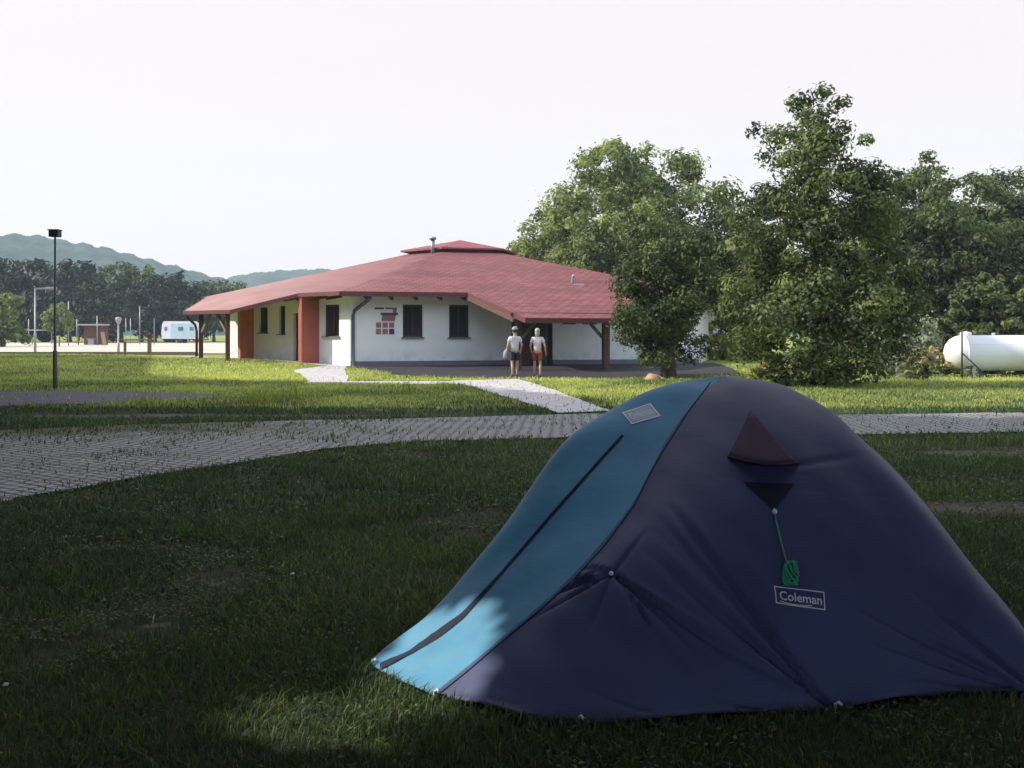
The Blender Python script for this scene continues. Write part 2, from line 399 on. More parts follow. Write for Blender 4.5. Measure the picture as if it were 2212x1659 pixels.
strip('asphalt_path', gp([(-500, 884), (0, 879), (250, 872), (470, 860)]), gp([(-500, 845), (0, 846), (280, 847), (470, 853)]), M['asphalt'], .020, 60, 8, .1)
strip('entrance_path', gp([(1205, 894), (1130, 870), (1060, 848), (1000, 832), (975, 824)]), gp([(1322, 890), (1262, 868), (1200, 845), (1150, 828), (1120, 820)]), M['concrete'], .026, 50, 8, .06)
strip('side_path', gp([(676, 829), (655, 808), (636, 788)]), gp([(752, 829), (750, 812), (748, 790)]), M['concrete'], .028, 40, 8, .08)
strip('link_path', gp([(660, 830.5), (800, 831), (1010, 831.5)]), gp([(664, 825.5), (800, 825), (1010, 825)]), M['concrete'], .024, 40, 5, .08)
C0 = np.array([-6.8, 45.5]); TH = R(16)
U1 = np.array([math.cos(TH), math.sin(TH)]); N1 = np.array([math.sin(TH), -math.cos(TH)])
TH2 = R(136)
U2 = np.array([math.cos(TH2), math.sin(TH2)]); N2 = np.array([-math.sin(TH2), math.cos(TH2)])
if N2[1] > 0: N2 = -N2
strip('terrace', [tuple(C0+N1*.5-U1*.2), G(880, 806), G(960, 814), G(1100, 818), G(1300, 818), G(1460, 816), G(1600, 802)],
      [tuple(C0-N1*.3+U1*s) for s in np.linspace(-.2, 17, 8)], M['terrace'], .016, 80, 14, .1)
strip('side_terrace', [tuple(C0+N2*1.1+U2*s) for s in (-.3, 3, 6, 9, 12, 15)], [tuple(C0-N2*.3+U2*s) for s in (-.3, 3, 6, 9, 12, 15)], M['concrete'], .03, 50, 6, .08)
strip('sand_court', gp([(-900, 768), (0, 766), (300, 765), (520, 765)]), gp([(-900, 741), (0, 741), (300, 741), (520, 741)]), M['sand'], .05, 60, 12, .3)

# ------------------------------------------------------------------ hills
def hill(name, prof, d, depth, seed):
    r = np.random.default_rng(seed)
    xs = np.linspace(prof[0][0], prof[-1][0], 420)
    top = np.interp(xs, [p[0] for p in prof], [p[1] for p in prof])
    X = (xs-1106)/F*d; Z = EYE-(top-720)/F*d
    rows = []
    prof_k = [(0, .0), (.25, .42), (.5, .74), (.7, .9), (.85, .98), (1, 1.0), (1.2, .9), (1.6, .4), (2.0, 0)]
    for i, t in enumerate(np.linspace(0, 2.0, 60)):
        k = np.interp(t, [a for a, _ in prof_k], [b for _, b in prof_k])
        yy = d-depth+depth*t
        sc = 1.0
        zz = Z*k
        b = .022*np.max(Z)*(r.random(len(xs))**1.5) + .015*np.max(Z)*np.sin(X/d*300+i*1.3)
        rows.append(np.stack([X*sc, np.full_like(X, yy)+r.normal(0, depth*.006, len(X)), zz+b*(k > .02)], -1))
    P = np.stack(rows); m, n = P.shape[:2]
    ids = np.arange(n*m).reshape(m, n)
    q = np.stack([ids[:-1, :-1], ids[:-1, 1:], ids[1:, 1:], ids[1:, :-1]], -1).reshape(-1, 4)
    return tag(link(name, np_mesh(name, P.reshape(-1, 3), q), M['hill']), kind='structure')
hill('wooded_hill', [(-700, 640), (-350, 560), (-120, 528), (0, 516), (100, 515), (160, 527), (230, 538), (300, 557), (380, 578), (430, 592), (480, 605), (540, 628), (640, 670), (760, 716)], 820, 260, 3)
hill('far_hill', [(330, 700), (430, 640), (520, 603), (560, 594), (620, 589), (700, 585), (800, 590), (950, 604), (1150, 640), (1400, 680), (1700, 714)], 1060, 240, 4)

# ------------------------------------------------------------------ trees
def leaf_arrays(c, nrm, size, r, aspect=.62):
    n = len(c)
    nrm = nrm/np.linalg.norm(nrm, axis=1, keepdims=True)
    a = np.cross(nrm, r.normal(size=(n, 3))); a /= np.linalg.norm(a, axis=1, keepdims=True)+1e-9
    b = np.cross(nrm, a)
    s = size*(.55+.9*r.random((n, 1)))
    fold = nrm*s*.18
    v = np.stack([c-a*s, c+b*s*aspect*.8+fold, c+a*s*1.1-fold*.5, c-b*s*aspect*.8+fold], 1).reshape(-1, 3)
    return v, np.arange(4*n).reshape(n, 4)
def make_tree(name, base, H, prof, rad, trunk_r, ncl, nleaf, leaf, mat, seed, label=None, cat='tree', group=None, keep=None, clump=.11, lean=(0, 0), bark='bark', shell=.55, trunk_top=.8, droop=0.0, limbs=30):
    """prof: (height fraction, radius fraction) outline of the crown"""
    r = np.random.default_rng(seed)
    root = empty(name, (base[0], base[1], float(hgt(base[0], base[1]))))
    tag(root, label, cat, group)
    zf = np.array([p[0] for p in prof]); rf = np.array([p[1] for p in prof])
    w = np.interp(np.linspace(zf[0], zf[-1], 200), zf, rf)**1.4+.03
    zs = r.choice(np.linspace(zf[0], zf[-1], 200), size=ncl, p=w/w.sum())+r.uniform(-.01, .01, ncl)
    ang = r.uniform(0, 2*math.pi, ncl)
    rr = np.interp(zs, zf, rf)*rad*(shell+(1-shell)*r.random(ncl)**.6)*np.where(r.random(ncl) < .22, r.uniform(.1, .7, ncl), 1)
    lobes = 1+.20*np.sin(3*ang+seed+zs*4)+.14*np.sin(5*ang+zs*9+seed*2)
    cc = np.stack([np.cos(ang)*rr*lobes+lean[0]*zs, np.sin(ang)*rr*lobes+lean[1]*zs, zs*H], -1)
    cr = clump*H*np.interp(zs, zf, .55+.6*rf/np.max(rf))*(.55+.8*r.random(ncl))
    cr = np.minimum(cr, .22*H)
    per = np.maximum(4, (nleaf*cr**1.6/np.sum(cr**1.6)).astype(int))
    ci = np.repeat(np.arange(ncl), per); n = len(ci)
    dr = r.normal(size=(n, 3)); dr /= np.linalg.norm(dr, axis=1, keepdims=True)
    ra = cr[ci]*r.random(n)**.45
    # each clump is a flattened spray, a few stragglers beyond it
    strag = np.where(r.random(n) < .07, 1.5, 1.0)
    off = dr*(ra*strag)[:, None]; off[:, 2] *= .72
    off[:, 2] -= droop*np.hypot(off[:, 0], off[:, 1])
    c = cc[ci]+off
    ctint = np.clip(r.normal(.42, .2, ncl), .05, .95)
    tint = np.clip(ctint[ci]+r.normal(0, .2, n), 0, 1)
    nrm = dr*1.1+r.normal(size=(n, 3))*.45+np.array([0, 0, .35])
    if keep is not None:
        k = keep(c[:, 0]+base[0], c[:, 1]+base[1], c[:, 2], r)
        c, nrm, tint = c[k], nrm[k], tint[k]
    k = c[:, 2] > .08; c, nrm, tint = c[k], nrm[k], tint[k]
    v, q = leaf_arrays(c, nrm, leaf, r)
    link('crown', np_mesh('crown', v, q, tint), M[mat], root)
    mb = MB()
    tp = [Vector((lean[0]*t*.9+.12*math.sin(seed+t*5)*t, lean[1]*t*.9+.1*math.cos(seed*2+t*4)*t, H*t-(.25 if t == 0 else 0))) for t in np.linspace(0, trunk_top, 9)]
    tr = [trunk_r*(1.35 if i == 0 else 1.0)*(1-.85*i/8) for i in range(9)]
    mb.tube(tp, tr, 9)
    order = np.argsort(-cr)[:min(ncl, limbs)]
    for i in order:
        e = Vector(cc[i]); t0 = max(.12, min(trunk_top*.9, e.z/H*.72)); f = t0/trunk_top*8; k0 = int(f)
        s0 = tp[k0].lerp(tp[min(8, k0+1)], f-k0)
        midp = s0.lerp(e, .5)+Vector((0, 0, .05*H))
        r0 = max(.012, trunk_r*.42*(1-t0))
        mb.tube([s0, midp, e], [r0, r0*.65, r0*.2], 5, False)
    mb.build('trunk', M[bark], root)
    return root
def copy_tree(o, name, base, sc, rz, label, group, scz=None):
    c = o.copy(); COL.objects.link(c); c.name = name
    c.location = (base[0], base[1], float(hgt(base[0], base[1]))); c.scale = (sc, sc, scz or sc); c.rotation_euler = (0, 0, rz)
    tag(c, label, 'tree', group)
    for ch in list(o.children):
        d = ch.copy(); COL.objects.link(d); d.parent = c
    return c

ROUND = [(.16, .35), (.28, .78), (.45, 1.0), (.62, .96), (.78, .74), (.9, .45), (1.0, .12)]
LOWROUND = [(.02, .55), (.15, .85), (.35, 1.0), (.6, .9), (.8, .66), (.92, .38), (1.0, .1)]
PYR = [(.05, .78), (.14, .95), (.3, 1.0), (.44, .82), (.58, .80), (.68, .62), (.8, .52), (.9, .30), (1.0, .05)]
TALL = [(.08, .6), (.2, .9), (.45, 1.0), (.7, .85), (.88, .5), (1.0, .1)]

# the two park trees in front of the house
tt = make_tree('park_tree', (9.14, 32.4), 8.95, [(.015, .45), (.06, .66), (.13, .86), (.26, 1.0), (.4, .96), (.5, .82), (.6, .86), (.7, .80), (.8, .66), (.9, .45), (.96, .25), (1.0, .08)],
    2.75, .20, 260, 46000, .075, 'leaf_mid', 21, 'tall ragged broadleaf tree with branches almost to the ground, standing alone right of the house', clump=.062, shell=.5)
t1 = make_tree('park_tree', (5.55, 38.4), 6.3, [(.08, .25), (.14, .66), (.26, 1.0), (.42, .98), (.52, .78), (.62, .90), (.76, .66), (.88, .44), (.95, .25), (1.0, .1)],
    2.0, .26, 130, 26000, .068, 'leaf_small', 33, 'small dark bushy tree with a thick leaning trunk in front of the white wall', clump=.082, lean=(.05, 0), shell=.4)
# big willow-like mass behind the house
wl = make_tree('willow_tree', (7.9, 72), 13.9, [(.02, .85), (.2, 1.0), (.42, 1.0), (.6, .97), (.76, .88), (.88, .70), (.96, .46), (1.0, .3)],
    6.4, .5, 380, 76000, .15, 'leaf_willow', 5, 'broad pale green rounded tree rising directly behind the red roof', clump=.07, droop=.25, shell=.62)
make_tree('willow_tree', (2.9, 76), 10.3, [(.02, .9), (.2, 1), (.5, .95), (.72, .72), (.88, .45), (1, .2)], 4.1, .35, 150, 22000, .155, 'leaf_willow', 6, 'lower pale green tree above the roof ridge, left of the broad rounded tree', clump=.085, droop=.2)
make_tree('background_tree', (15.2, 70), 10.5, TALL, 4.2, .3, 130, 20000, .15, 'leaf_mid', 8, 'green tree filling the gap between the rounded tree and the tall ragged one', clump=.085)
GR = 'trees at the right edge of the campsite'
for i, (px, top, d, rad, mt, lb, prof) in enumerate([
    (1985, 325, 52, 2.8, 'leaf_mid', 'upright green tree with a pointed top just right of the tall ragged tree', TALL),
    (2085, 365, 56, 3.5, 'leaf_mid', 'wide tree with a rounded top behind the left end of the white tank', LOWROUND),
    (2180, 335, 60, 3.6, 'leaf_mid', 'tall tree with a pointed top near the right edge of the picture', TALL),
    (2290, 390, 55, 3.6, 'leaf_dark', 'green tree cut off by the right edge of the picture', LOWROUND),
    (2150, 590, 47, 2.3, 'leaf_mid', 'low round green tree directly above the white tank', LOWROUND),
    (1925, 400, 58, 3.6, 'leaf_mid', 'shaded tree half hidden behind the tall ragged tree', LOWROUND), (2040, 470, 50, 2.9, 'leaf_dark', 'dark low tree above the feathery grey bush', LOWROUND)]):
    x = (px-1106)/F*d; H = EYE+(720-top)/F*d-.2
    make_tree('background_tree', (x, d), H, prof, rad*1.12, .22, 170, 27000, .12 if d > 50 else .10, mt, 40+i, lb, group=GR, clump=.075, shell=.6)
make_tree('low_bush', (18.7, 45.5), 2.3, LOWROUND, 1.5, .08, 30, 3500, .1, 'leaf_mid', 61, 'green bush standing behind the white tank', 'bush', clump=.16)
make_tree('grey_bush', (15.7, 42.4), 2.5, LOWROUND, 1.5, .06, 34, 4200, .08, 'leaf_grey', 62, 'greyish green feathery bush left of the white tank', 'bush', clump=.16)
make_tree('grey_bush', (13.9, 43.0), 2.2, LOWROUND, 1.1, .05, 22, 2500, .08, 'leaf_grey', 63, 'smaller grey bush between the tall tree and the feathery bush', 'bush', clump=.16)
make_tree('weed_clump', (15.0, 40.0), .95, [(.0, .9), (.5, 1), (1, .4)], 1.1, .02, 26, 2200, .07, 'drygrass', 64, 'dry brown weeds at the foot of the feathery grey bush', 'weeds', clump=.3)
make_tree('yellow_bush', (11.2, 57.5), 2.3, LOWROUND, 1.6, .08, 30, 3000, .1, 'leaf_yellow', 65, 'sunlit yellow green bush right of the end of the white house wall', 'bush', clump=.16)
make_tree('yellow_bush', (13.6, 60), 1.9, LOWROUND, 1.5, .08, 26, 2500, .1, 'leaf_yellow', 66, 'low sunlit bush glimpsed between the two park trees', 'bush', clump=.16)
make_tree('weed_clump', (7.35, 32.2), .55, [(.0, .9), (.5, 1), (1, .4)], .7, .02, 20, 1400, .055, 'leaf_yellow', 67, 'sunlit weeds beside the log under the tall ragged tree', 'weeds', clump=.3)

for i, (px, py, hh_, mt) in enumerate([(2046, 812, .62, 'leaf_mid'), (2100, 815, .38, 'leaf_grey'), (2130, 810, .42, 'leaf_mid'), (2165, 812, .36, 'drygrass'), (2205, 812, .42, 'leaf_mid'), (1985, 822, .60, 'leaf_mid'), (1935, 820, .8, 'leaf_grey')]):
    x, y = G(px, py)
    make_tree('weed_clump', (x, y), hh_, [(.0, .9), (.5, 1), (1, .4)], .42, .012, 18, 1100, .05, mt, 200+i, ['bushy weeds at the rounded left end of the white tank', 'grey weeds beside the slanting fence strut', 'green weeds under the front of the white tank, right of the strut',
        'dry weeds in front of the white tank', 'green weeds at the right edge of the picture below the tank', 'weeds in the grass left of the dark fence post', 'grey weeds between the fence and the tall ragged tree'][i], 'weeds', 'weeds along the tank fence', clump=.3, limbs=4)
# far tree belt on the left
GF = 'trees of the wood beyond the sand court'
protos = [make_tree('forest_tree', (-400, 150), 12, TALL, 4.6, .3, 60, 3600, .36, 'leaf_far', 71, 'x', group=GF, clump=.12),
          make_tree('forest_tree', (-400, 150), 12, LOWROUND, 5.4, .3, 60, 3600, .36, 'leaf_far', 72, 'x', group=GF, clump=.12),
          make_tree('forest_tree', (-400, 150), 12, ROUND, 4.8, .3, 60, 3600, .36, 'leaf_mid', 73, 'x', group=GF, clump=.12)]
belt = [(-40, 540, 150, 1, 'dark tree of the wood at the left edge of the picture, under the hill'),
        (30, 548, 146, 0, 'dark tall tree of the wood between the left edge and the tall lamp post'),
        (95, 556, 150, 1, 'dark tree of the wood just left of the tall lamp post'),
        (150, 552, 142, 0, 'dark tree of the wood just right of the tall lamp post'),
        (205, 575, 150, 2, 'lighter green tree of the wood right of the dark one by the lamp post'),
        (226, 612, 130, 1, 'low dark round tree standing out in front of the wood behind the shelter'),
        (262, 566, 152, 2, 'brightest green tree of the wood, above the gap right of the shelter'),
        (305, 572, 155, 2, 'green tree of the wood above the bench rail'),
        (335, 590, 140, 0, 'dark tree of the wood left of the caravan'),
        (375, 585, 148, 1, 'dark tree of the wood right behind the caravan'),
        (425, 600, 152, 0, 'dark tree of the wood touching the left porch roof'),
        (462, 606, 150, 2, 'pale green tree peeping over the left end of the roof'),
        (505, 606, 170, 2, 'small distant tree above the left roof slope, last of the wood'),
        (-110, 545, 150, 2, 'tree of the wood outside the left edge of the picture')]
for i, (px, top, d, k, lb) in enumerate(belt):
    x = (px-1106)/F*d; H = EYE+(720-top)/F*d-.4
    if i in (0, 1, 4):
        o = protos[{0: 1, 1: 0, 4: 2}[i]]; o.location = (x, d, .4); o.scale = (H/12*1.0,)*2+(H/12,); o['label'] = lb
    else:
        copy_tree(protos[k], 'forest_tree', (x, d), H/12, i*1.37, lb, GF)
make_tree('round_tree', ((5-1106)/F*92, 92), 4.6, LOWROUND, 2.5, .16, 44, 4200, .19, 'leaf_pale', 81, 'pale round tree beside the sand court at the left edge', clump=.13)
make_tree('young_tree', ((128-1106)/F*98, 98), 3.9, [(.35, .5), (.5, .95), (.7, 1), (.9, .6), (1, .2)], 1.15, .06, 22, 1500, .13, 'leaf_pale', 82, 'young pale tree with a thin stem just right of the tall lamp post', clump=.13)

# trees left of and behind the camera; they throw the shade over the lawn
TE = math.tan(R(SUN_EL))
SH_B = np.array([(-60, 70), (-29, 60), (-18, 54), (-16, 47), (-13.6, 39.5), (-8.5, 35.5), (-2, 33.5), (-.1, 30.5), (1.9, 25.5), (2.7, 22.6), (6.7, 20.8), (9.5, 20.0), (14, 19.4), (40, 18)])
LM = [0.0]
def keep_shade(x, y, z, r):
    gxp = x+z/TE
    lim = np.interp(gxp, SH_B[:, 0], SH_B[:, 1])
    ok = (y < lim+r.normal(0, .3, len(x)))
    p1 = ((gxp+.66)/(.52+LM[0]))**2+((y-4.42)/(.34+LM[0]))**2 < 1+r.normal(0, .25, len(x))      # the sun spot on the grass and the tent's lower edge
    p2 = ((gxp+.16)/(.50+LM[0]))**2+((y-5.02)/(.27+LM[0]))**2 < 1
    t = (gxp+.6)/3.85; yc = 5.19+.75*t
    out = (y < .5) | (x > .4735*y+.75) | (x < -(.4735*y+.75)) | (z > 1.9+.33*y)
    return ok & ~p1 & ~p2 & out
GS = 'trees beside the lawn outside the picture'
shade = [(-8.6, 3.0, 15), (-9.5, 9.5, 16), (-12.8, 15.5, 19), (-15.2, 20.5, 19), (-18.6, 26.5, 16.5), (-22, 32.5, 14), (-27, 40, 14), (-31, 47, 15), (-35, 54, 12), (-8.8, -3.5, 14), (10.8, 3.5, 14), (14.6, 10.5, 15)]  # the last two, on the right, are added to block sky light
for i, (x, y, H) in enumerate(shade):
    LM[0] = .12 if i in (0, 1) else .4
    make_tree('shade_tree', (x, y), H, [(.10, .7), (.2, 1), (.5, 1.05), (.75, .9), (.92, .6), (1, .3)], 3.4 if y < 14 else 4.7, .3, 160, 46000 if i in (0, 1) else 10000, .14 if i in (0, 1) else .33, 'leaf_shade', 90+i,
              'tall tree outside the picture on the %s that shades the lawn' % ('left' if x < 0 else 'right, added to block skylight,'), group=GS, keep=keep_shade, clump=.10, shell=.35, limbs=3)
for i, (x, y, H) in enumerate([(-4.0, -3.0, 12), (3.5, -2.5, 13), (10.5, -2.0, 12)]):
    make_tree('shade_tree', (x, y), H, [(.28, .8), (.42, 1), (.65, 1.05), (.85, .75), (1, .3)], 8.0, .35, 190, 15000, .34, 'leaf_shade', 110+i,
              'broad tree standing behind the camera over the campsite lawn', group=GS, clump=.11, shell=.35, keep=lambda x, y, z, r: (z > 2.2+np.maximum(y, 0)*.36) & keep_shade(x, y, z, r))

# ------------------------------------------------------------------ the house (hexagonal, low red roof)
CEN = np.array([-2.93, 61.0]); c0d = np.array([-.242, -.9703])
def hexc(k, r):
    a = k*math.pi/3; c, s = math.cos(a), math.sin(a)
    return CEN+r*np.array([c0d[0]*c-c0d[1]*s, c0d[0]*s+c0d[1]*c])
RE, RW, ZE, SL = 17.04, 16.0, 3.33, .22
house = empty('house', (CEN[0], CEN[1], 0)); HO = Vector((CEN[0], CEN[1], 0))
tag(house, 'low white house with a wide red hexagonal roof and porches on timber posts', 'house')
class HB(MB):                             # builder in world coordinates, parented to the house
    def build(s, name, mat, parent=None):
        p = parent or house
        off = Vector((0, 0, 0)); q = p
        while q: off += Vector(q.location); q = q.parent
        s.v = [tuple(Vector(v)-off) for v in s.v]
        return MB.build(s, name, mat, p)
E = [hexc(k, RE) for k in range(6)]; E[5] = E[0]+np.array([math.cos(R(136)), math.sin(R(136))])*10.9
def plane_z(P, n, e, s=SL): return ZE-s*float(np.dot(n, np.asarray(P)-e))
def roof_mesh():
    bm = bmesh.new(); uv = bm.loops.layers.uv.new('UVMap')
    cache = {}
    def V(P, z):
        k = (round(P[0], 3), round(P[1], 3))
        if k not in cache: cache[k] = bm.verts.new((P[0], P[1], z))
        return cache[k]
    RC = 2.8
    def face(pts, n, e, s):
        vs = [V(P, z) for P, z in pts]; f = bm.faces.new(vs)
        u = np.array([-n[1], n[0]])
        for l in f.loops:
            P = np.array([l.vert.co.x, l.vert.co.y])-e
            l[uv].uv = (float(P@u), float(P@n)*-math.hypot(1, s))
        return f
    zc = ZE+SL*(RE-RC)*.8660
    for k in range(6):
        e0, e1 = E[k], E[(k+1) % 6]; u = (e1-e0)/np.linalg.norm(e1-e0); n = np.array([u[1], -u[0]]) if k != 5 else N2
        c0_, c1_ = hexc(k, RC), hexc(k+1, RC)
        if k == 0:
            K1 = e0+u*5.38; P1 = np.array([.52, 41.25]); P2 = np.array([4.05, 42.25]); K2 = e0+u*13.2
            pts = [(c0_, zc), (e0, ZE), (K1, ZE), (P1, plane_z(P1, n, e0)), (P2, plane_z(P2, n, e0)), (K2, ZE), (e1, ZE), (c1_, zc)]
            face(pts, n, e0, SL)
        elif k == 5:
            q0 = e1-u*2.9; q3 = e1-u*10.5; Q1 = np.array([-12.2, 47.0]); Q2 = np.array([-15.1, 49.8])
            face([(c0_, zc), (e0, ZE), (q3, ZE), (q0, ZE), (e1, ZE), (c1_, zc)], n, e0, SL)
            face([(q3, ZE), (Q2, plane_z(Q2, n, e0, .4)), (Q1, plane_z(Q1, n, e0, .4)), (q0, ZE)], n, e0, .4)
        else:
            face([(c0_, zc), (e0, ZE), (e1, ZE), (c1_, zc)], n, e0, SL)
    bmesh.ops.recalc_face_normals(bm, faces=bm.faces[:])
    if sum(f.normal.z for f in bm.faces) < 0: bmesh.ops.reverse_faces(bm, faces=bm.faces[:])
    bmesh.ops.solidify(bm, geom=bm.faces[:], thickness=.14)
    bmesh.ops.translate(bm, verts=bm.verts[:], vec=-HO)
    me = bpy.data.meshes.new('roof'); bm.to_mesh(me); bm.free(); return me
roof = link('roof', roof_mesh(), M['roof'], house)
# eave boards and gutters
uF = (E[1]-E[0])/np.linalg.norm(E[1]-E[0]); nF = np.array([uF[1], -uF[0]])
uL = (E[5]-E[0])/np.linalg.norm(E[5]-E[0]); nL = N2
def P3(p, z): return (float(p[0]), float(p[1]), float(z))
ev = HB(); K1 = E[0]+uF*5.38; P1 = np.array([.52, 41.25]); P2 = np.array([4.05, 42.25]); K2 = E[0]+uF*13.2
zP1 = plane_z(P1, nF, E[0]); zP2 = plane_z(P2, nF, E[0])
for a, za, b, zb in ((E[0], ZE, K1, ZE), (K1, ZE, P1, zP1), (P1, zP1, P2, zP2), (P2, zP2, K2, ZE), (K2, ZE, E[1], ZE)):
    ev.bar(P3(a+nF*.035, za-.10), P3(b+nF*.035, zb-.10), .05, .20)
Q1 = np.array([-12.2, 47.0]); Q2 = np.array([-15.1, 49.8]); q0 = E[0]+uL*2.9; q3 = E[0]+uL*10.5
zQ1 = plane_z(Q1, nL, E[0], .4); zQ2 = plane_z(Q2, nL, E[0], .4)
for a, za, b, zb in ((E[0], ZE, q0, ZE), (q0, ZE, Q1, zQ1), (Q1, zQ1, Q2, zQ2), (Q2, zQ2, q3, ZE), (q3, ZE, E[5], ZE)):
    ev.bar(P3(a+nL*.035, za-.09), P3(b+nL*.035, zb-.09), .05, .16)
ev.build('eave_board', M['fascia'])
# raised ventilation cap on the ridge
cap = HB()
for (r0, z0, r1, z1) in ((2.95, 5.6, 2.95, 6.15),):
    vs = [P3(hexc(k, r0), z0) for k in range(6)]+[P3(hexc(k, r1), z1) for k in range(6)]
    cap.add(vs, [(k, (k+1) % 6, 6+(k+1) % 6, 6+k) for k in range(6)])
capo = cap.build('vent_band', M['fascia'])
cr = HB()
vs = [P3(hexc(k, 3.4), 6.20) for k in range(6)]+[P3(hexc(k, 3.4), 6.11) for k in range(6)]+[P3(CEN, 6.86)]
cr.add(vs, [(k, (k+1) % 6, 12) for k in range(6)]+[(6+k, 6+(k+1) % 6, (k+1) % 6, k) for k in range(6)]+[(11, 10, 9, 8, 7, 6)])
cr.build('roof_cap', plain('cap_shingle', (.22, .055, .062), .7, .15, 2))
ch = HB(); ch.tube([(-4.25, 58.0, 5.8), (-4.25, 58.0, 6.62)], .11, 10); ch.tube([(-4.25, 58.0, 6.62), (-4.25, 58.0, 6.76)], .19, 10)
ch.build('flue', M['metal_grey'], roof)
vp = HB(); vp.tube([(2.82, 50, 3.6), (2.82, 50, 4.22), (2.86, 49.98, 4.30)], .07, 8); vp.box((3.05, 49.7, 3.83), (.55, .12, .10), rz=-.3); vp.build('vent_pipe', M['pale_metal'], roof)

def fp(face, s, z, o=0.0):                # a point on a wall: along, height, outwards
    u, n = (U1, N1) if face == 0 else (U2, N2)
    p = C0+u*s+n*o; return Vector((p[0], p[1], z))
front_holes = [(2.23, 3.09, 1.44, 2.83), (4.25, 5.13, 1.43, 2.83), (7.05, 8.95, .16, 2.42), (9.41, 10.06, 2.0, 2.36), (10.35, 11.05, 2.0, 2.36)]
left_holes = [(.77, 1.85, 1.46, 2.83), (3.42, 4.15, .18, 2.5), (4.79, 5.26, 1.56, 2.84), (6.2, 6.89, 1.62, 2.80)]
WL = 16.0
wm = HB()
def wall_face(face, holes, s0, s1, z0, z1, dep=.20):
    ss = sorted({s0, s1, *[h[0] for h in holes], *[h[1] for h in holes]}); zz = sorted({z0, z1, *[h[2] for h in holes], *[h[3] for h in holes]})
    for i in range(len(ss)-1):
        for j in range(len(zz)-1):
            cs, cz = (ss[i]+ss[i+1])/2, (zz[j]+zz[j+1])/2
            if any(h[0] < cs < h[1] and h[2] < cz < h[3] for h in holes): continue
            wm.add([fp(face, ss[i], zz[j]), fp(face, ss[i+1], zz[j]), fp(face, ss[i+1], zz[j+1]), fp(face, ss[i], zz[j+1])], [(0, 1, 2, 3)])
    for a, b, c, d in holes:
        for (p, q_) in (((a, c), (b, c)), ((b, c), (b, d)), ((b, d), (a, d)), ((a, d), (a, c))):
            wm.add([fp(face, *p), fp(face, *q_), fp(face, *q_, -dep), fp(face, *p, -dep)], [(0, 1, 2, 3)])
ZW = 3.40
wall_face(0, front_holes, 0, WL, .42, ZW); 
wall_face(1, left_holes, 0, 9.6, .14, ZW)
for a, b in ((C0+U1*WL, hexc(2, RW)), (hexc(2, RW), hexc(3, RW)), (hexc(3, RW), hexc(4, RW)), (hexc(4, RW), C0+U2*9.6)):
    wm.add([P3(a, -.1), P3(b, -.1), P3(b, ZW), P3(a, ZW)], [(0, 1, 2, 3)])
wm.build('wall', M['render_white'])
# door recess sides below .42 are covered by the plinth
pl = HB()
for a, b in ((0.0, 7.05), (8.95, WL)):
    A_, B_ = fp(0, a, 0, .0), fp(0, b, 0, .0)
    pl.add([fp(0, a, -.2, .03), fp(0, b, -.2, .03), fp(0, b, .42, .03), fp(0, a, .42, .03), fp(0, a, .42, -.2), fp(0, b, .42, -.2), fp(0, a, -.2, -.2), fp(0, b, -.2, -.2)],
           [(0, 1, 2, 3), (3, 2, 5, 4), (0, 3, 4, 6), (1, 7, 5, 2)])
pl.build('plinth', M['plinth'])

def window(face, h, mat_glass='glass_dark', mull=True, fw=.065):
    a, b, c, d = h; f = HB()
    for (p, q_, ver) in (((a, c), (b, c), 0), ((a, d), (b, d), 0), ((a, c), (a, d), 1), ((b, c), (b, d), 1)):
        dz = fw/2*(1 if p[1] == c else -1) if not ver else 0; ds = fw/2*(1 if p[0] == a else -1) if ver else 0
        f.bar(fp(face, p[0]+ds, p[1]+dz, -.13), fp(face, q_[0]+ds, q_[1]+dz, -.13), .07 if ver else .07, fw)
    if mull: f.bar(fp(face, (a+b)/2, c, -.13), fp(face, (a+b)/2, d, -.13), .06, .05)
    w = f.build('window', M['frame_dark'])
    g = HB(); g.add([fp(face, a, c, -.15), fp(face, b, c, -.15), fp(face, b, d, -.15), fp(face, a, d, -.15)], [(0, 1, 2, 3)])
    g.build('pane', M[mat_glass], w)
    if d-c > 1:
        s = HB(); s.bar(fp(face, a-.06, c-.02, .02), fp(face, b+.06, c-.02, .02), .16, .05); s.build('sill', M['plinth'], w)
    return w
for h in front_holes[:2]: window(0, h)
for h in front_holes[3:]: window(0, h, mull=False)
window(1, left_holes[0]); window(1, left_holes[2], mull=False); window(1, left_holes[3])
# entrance: maroon door leaf, dark glazed leaf, frame and lintel
a, b, c, d = front_holes[2]
dr = HB(); dr.bar(fp(0, a+.10, (c+d)/2, -.16), fp(0, a+.98, (c+d)/2, -.16), .06, d-c-.08)
door = dr.build('door', M['door_maroon'])
for (z0, z1) in ((.4, 1.15), (1.3, 2.2)):
    t = HB(); t.bar(fp(0, a+.24, (z0+z1)/2, -.125), fp(0, a+.84, (z0+z1)/2, -.125), .02, z1-z0); t.build('panel', M['frame_dark'] if z0 > 1 else M['door_maroon'], door)
hd = HB(); hd.bar(fp(0, a+.90, 1.1, -.09), fp(0, a+.90, 1.3, -.09), .03, .03); hd.build('handle', M['metal_grey'], door)
d2 = HB(); d2.bar(fp(0, a+1.0, (c+d)/2, -.17), fp(0, b-.1, (c+d)/2, -.17), .04, d-c-.08); d2.build('door', M['glass_dark'])
fr = HB()
for s in (a+.05, b-.05): fr.bar(fp(0, s, c, -.12), fp(0, s, d, -.12), .14, .10)
fr.bar(fp(0, a, d-.05, -.12), fp(0, b, d-.05, -.12), .14, .10); fr.build('door_frame', M['frame_dark'])
st = HB(); st.bar(fp(0, a-.1, .13, .35), fp(0, b+.1, .13, .35), .9, .16); st.build('step', M['plinth'])
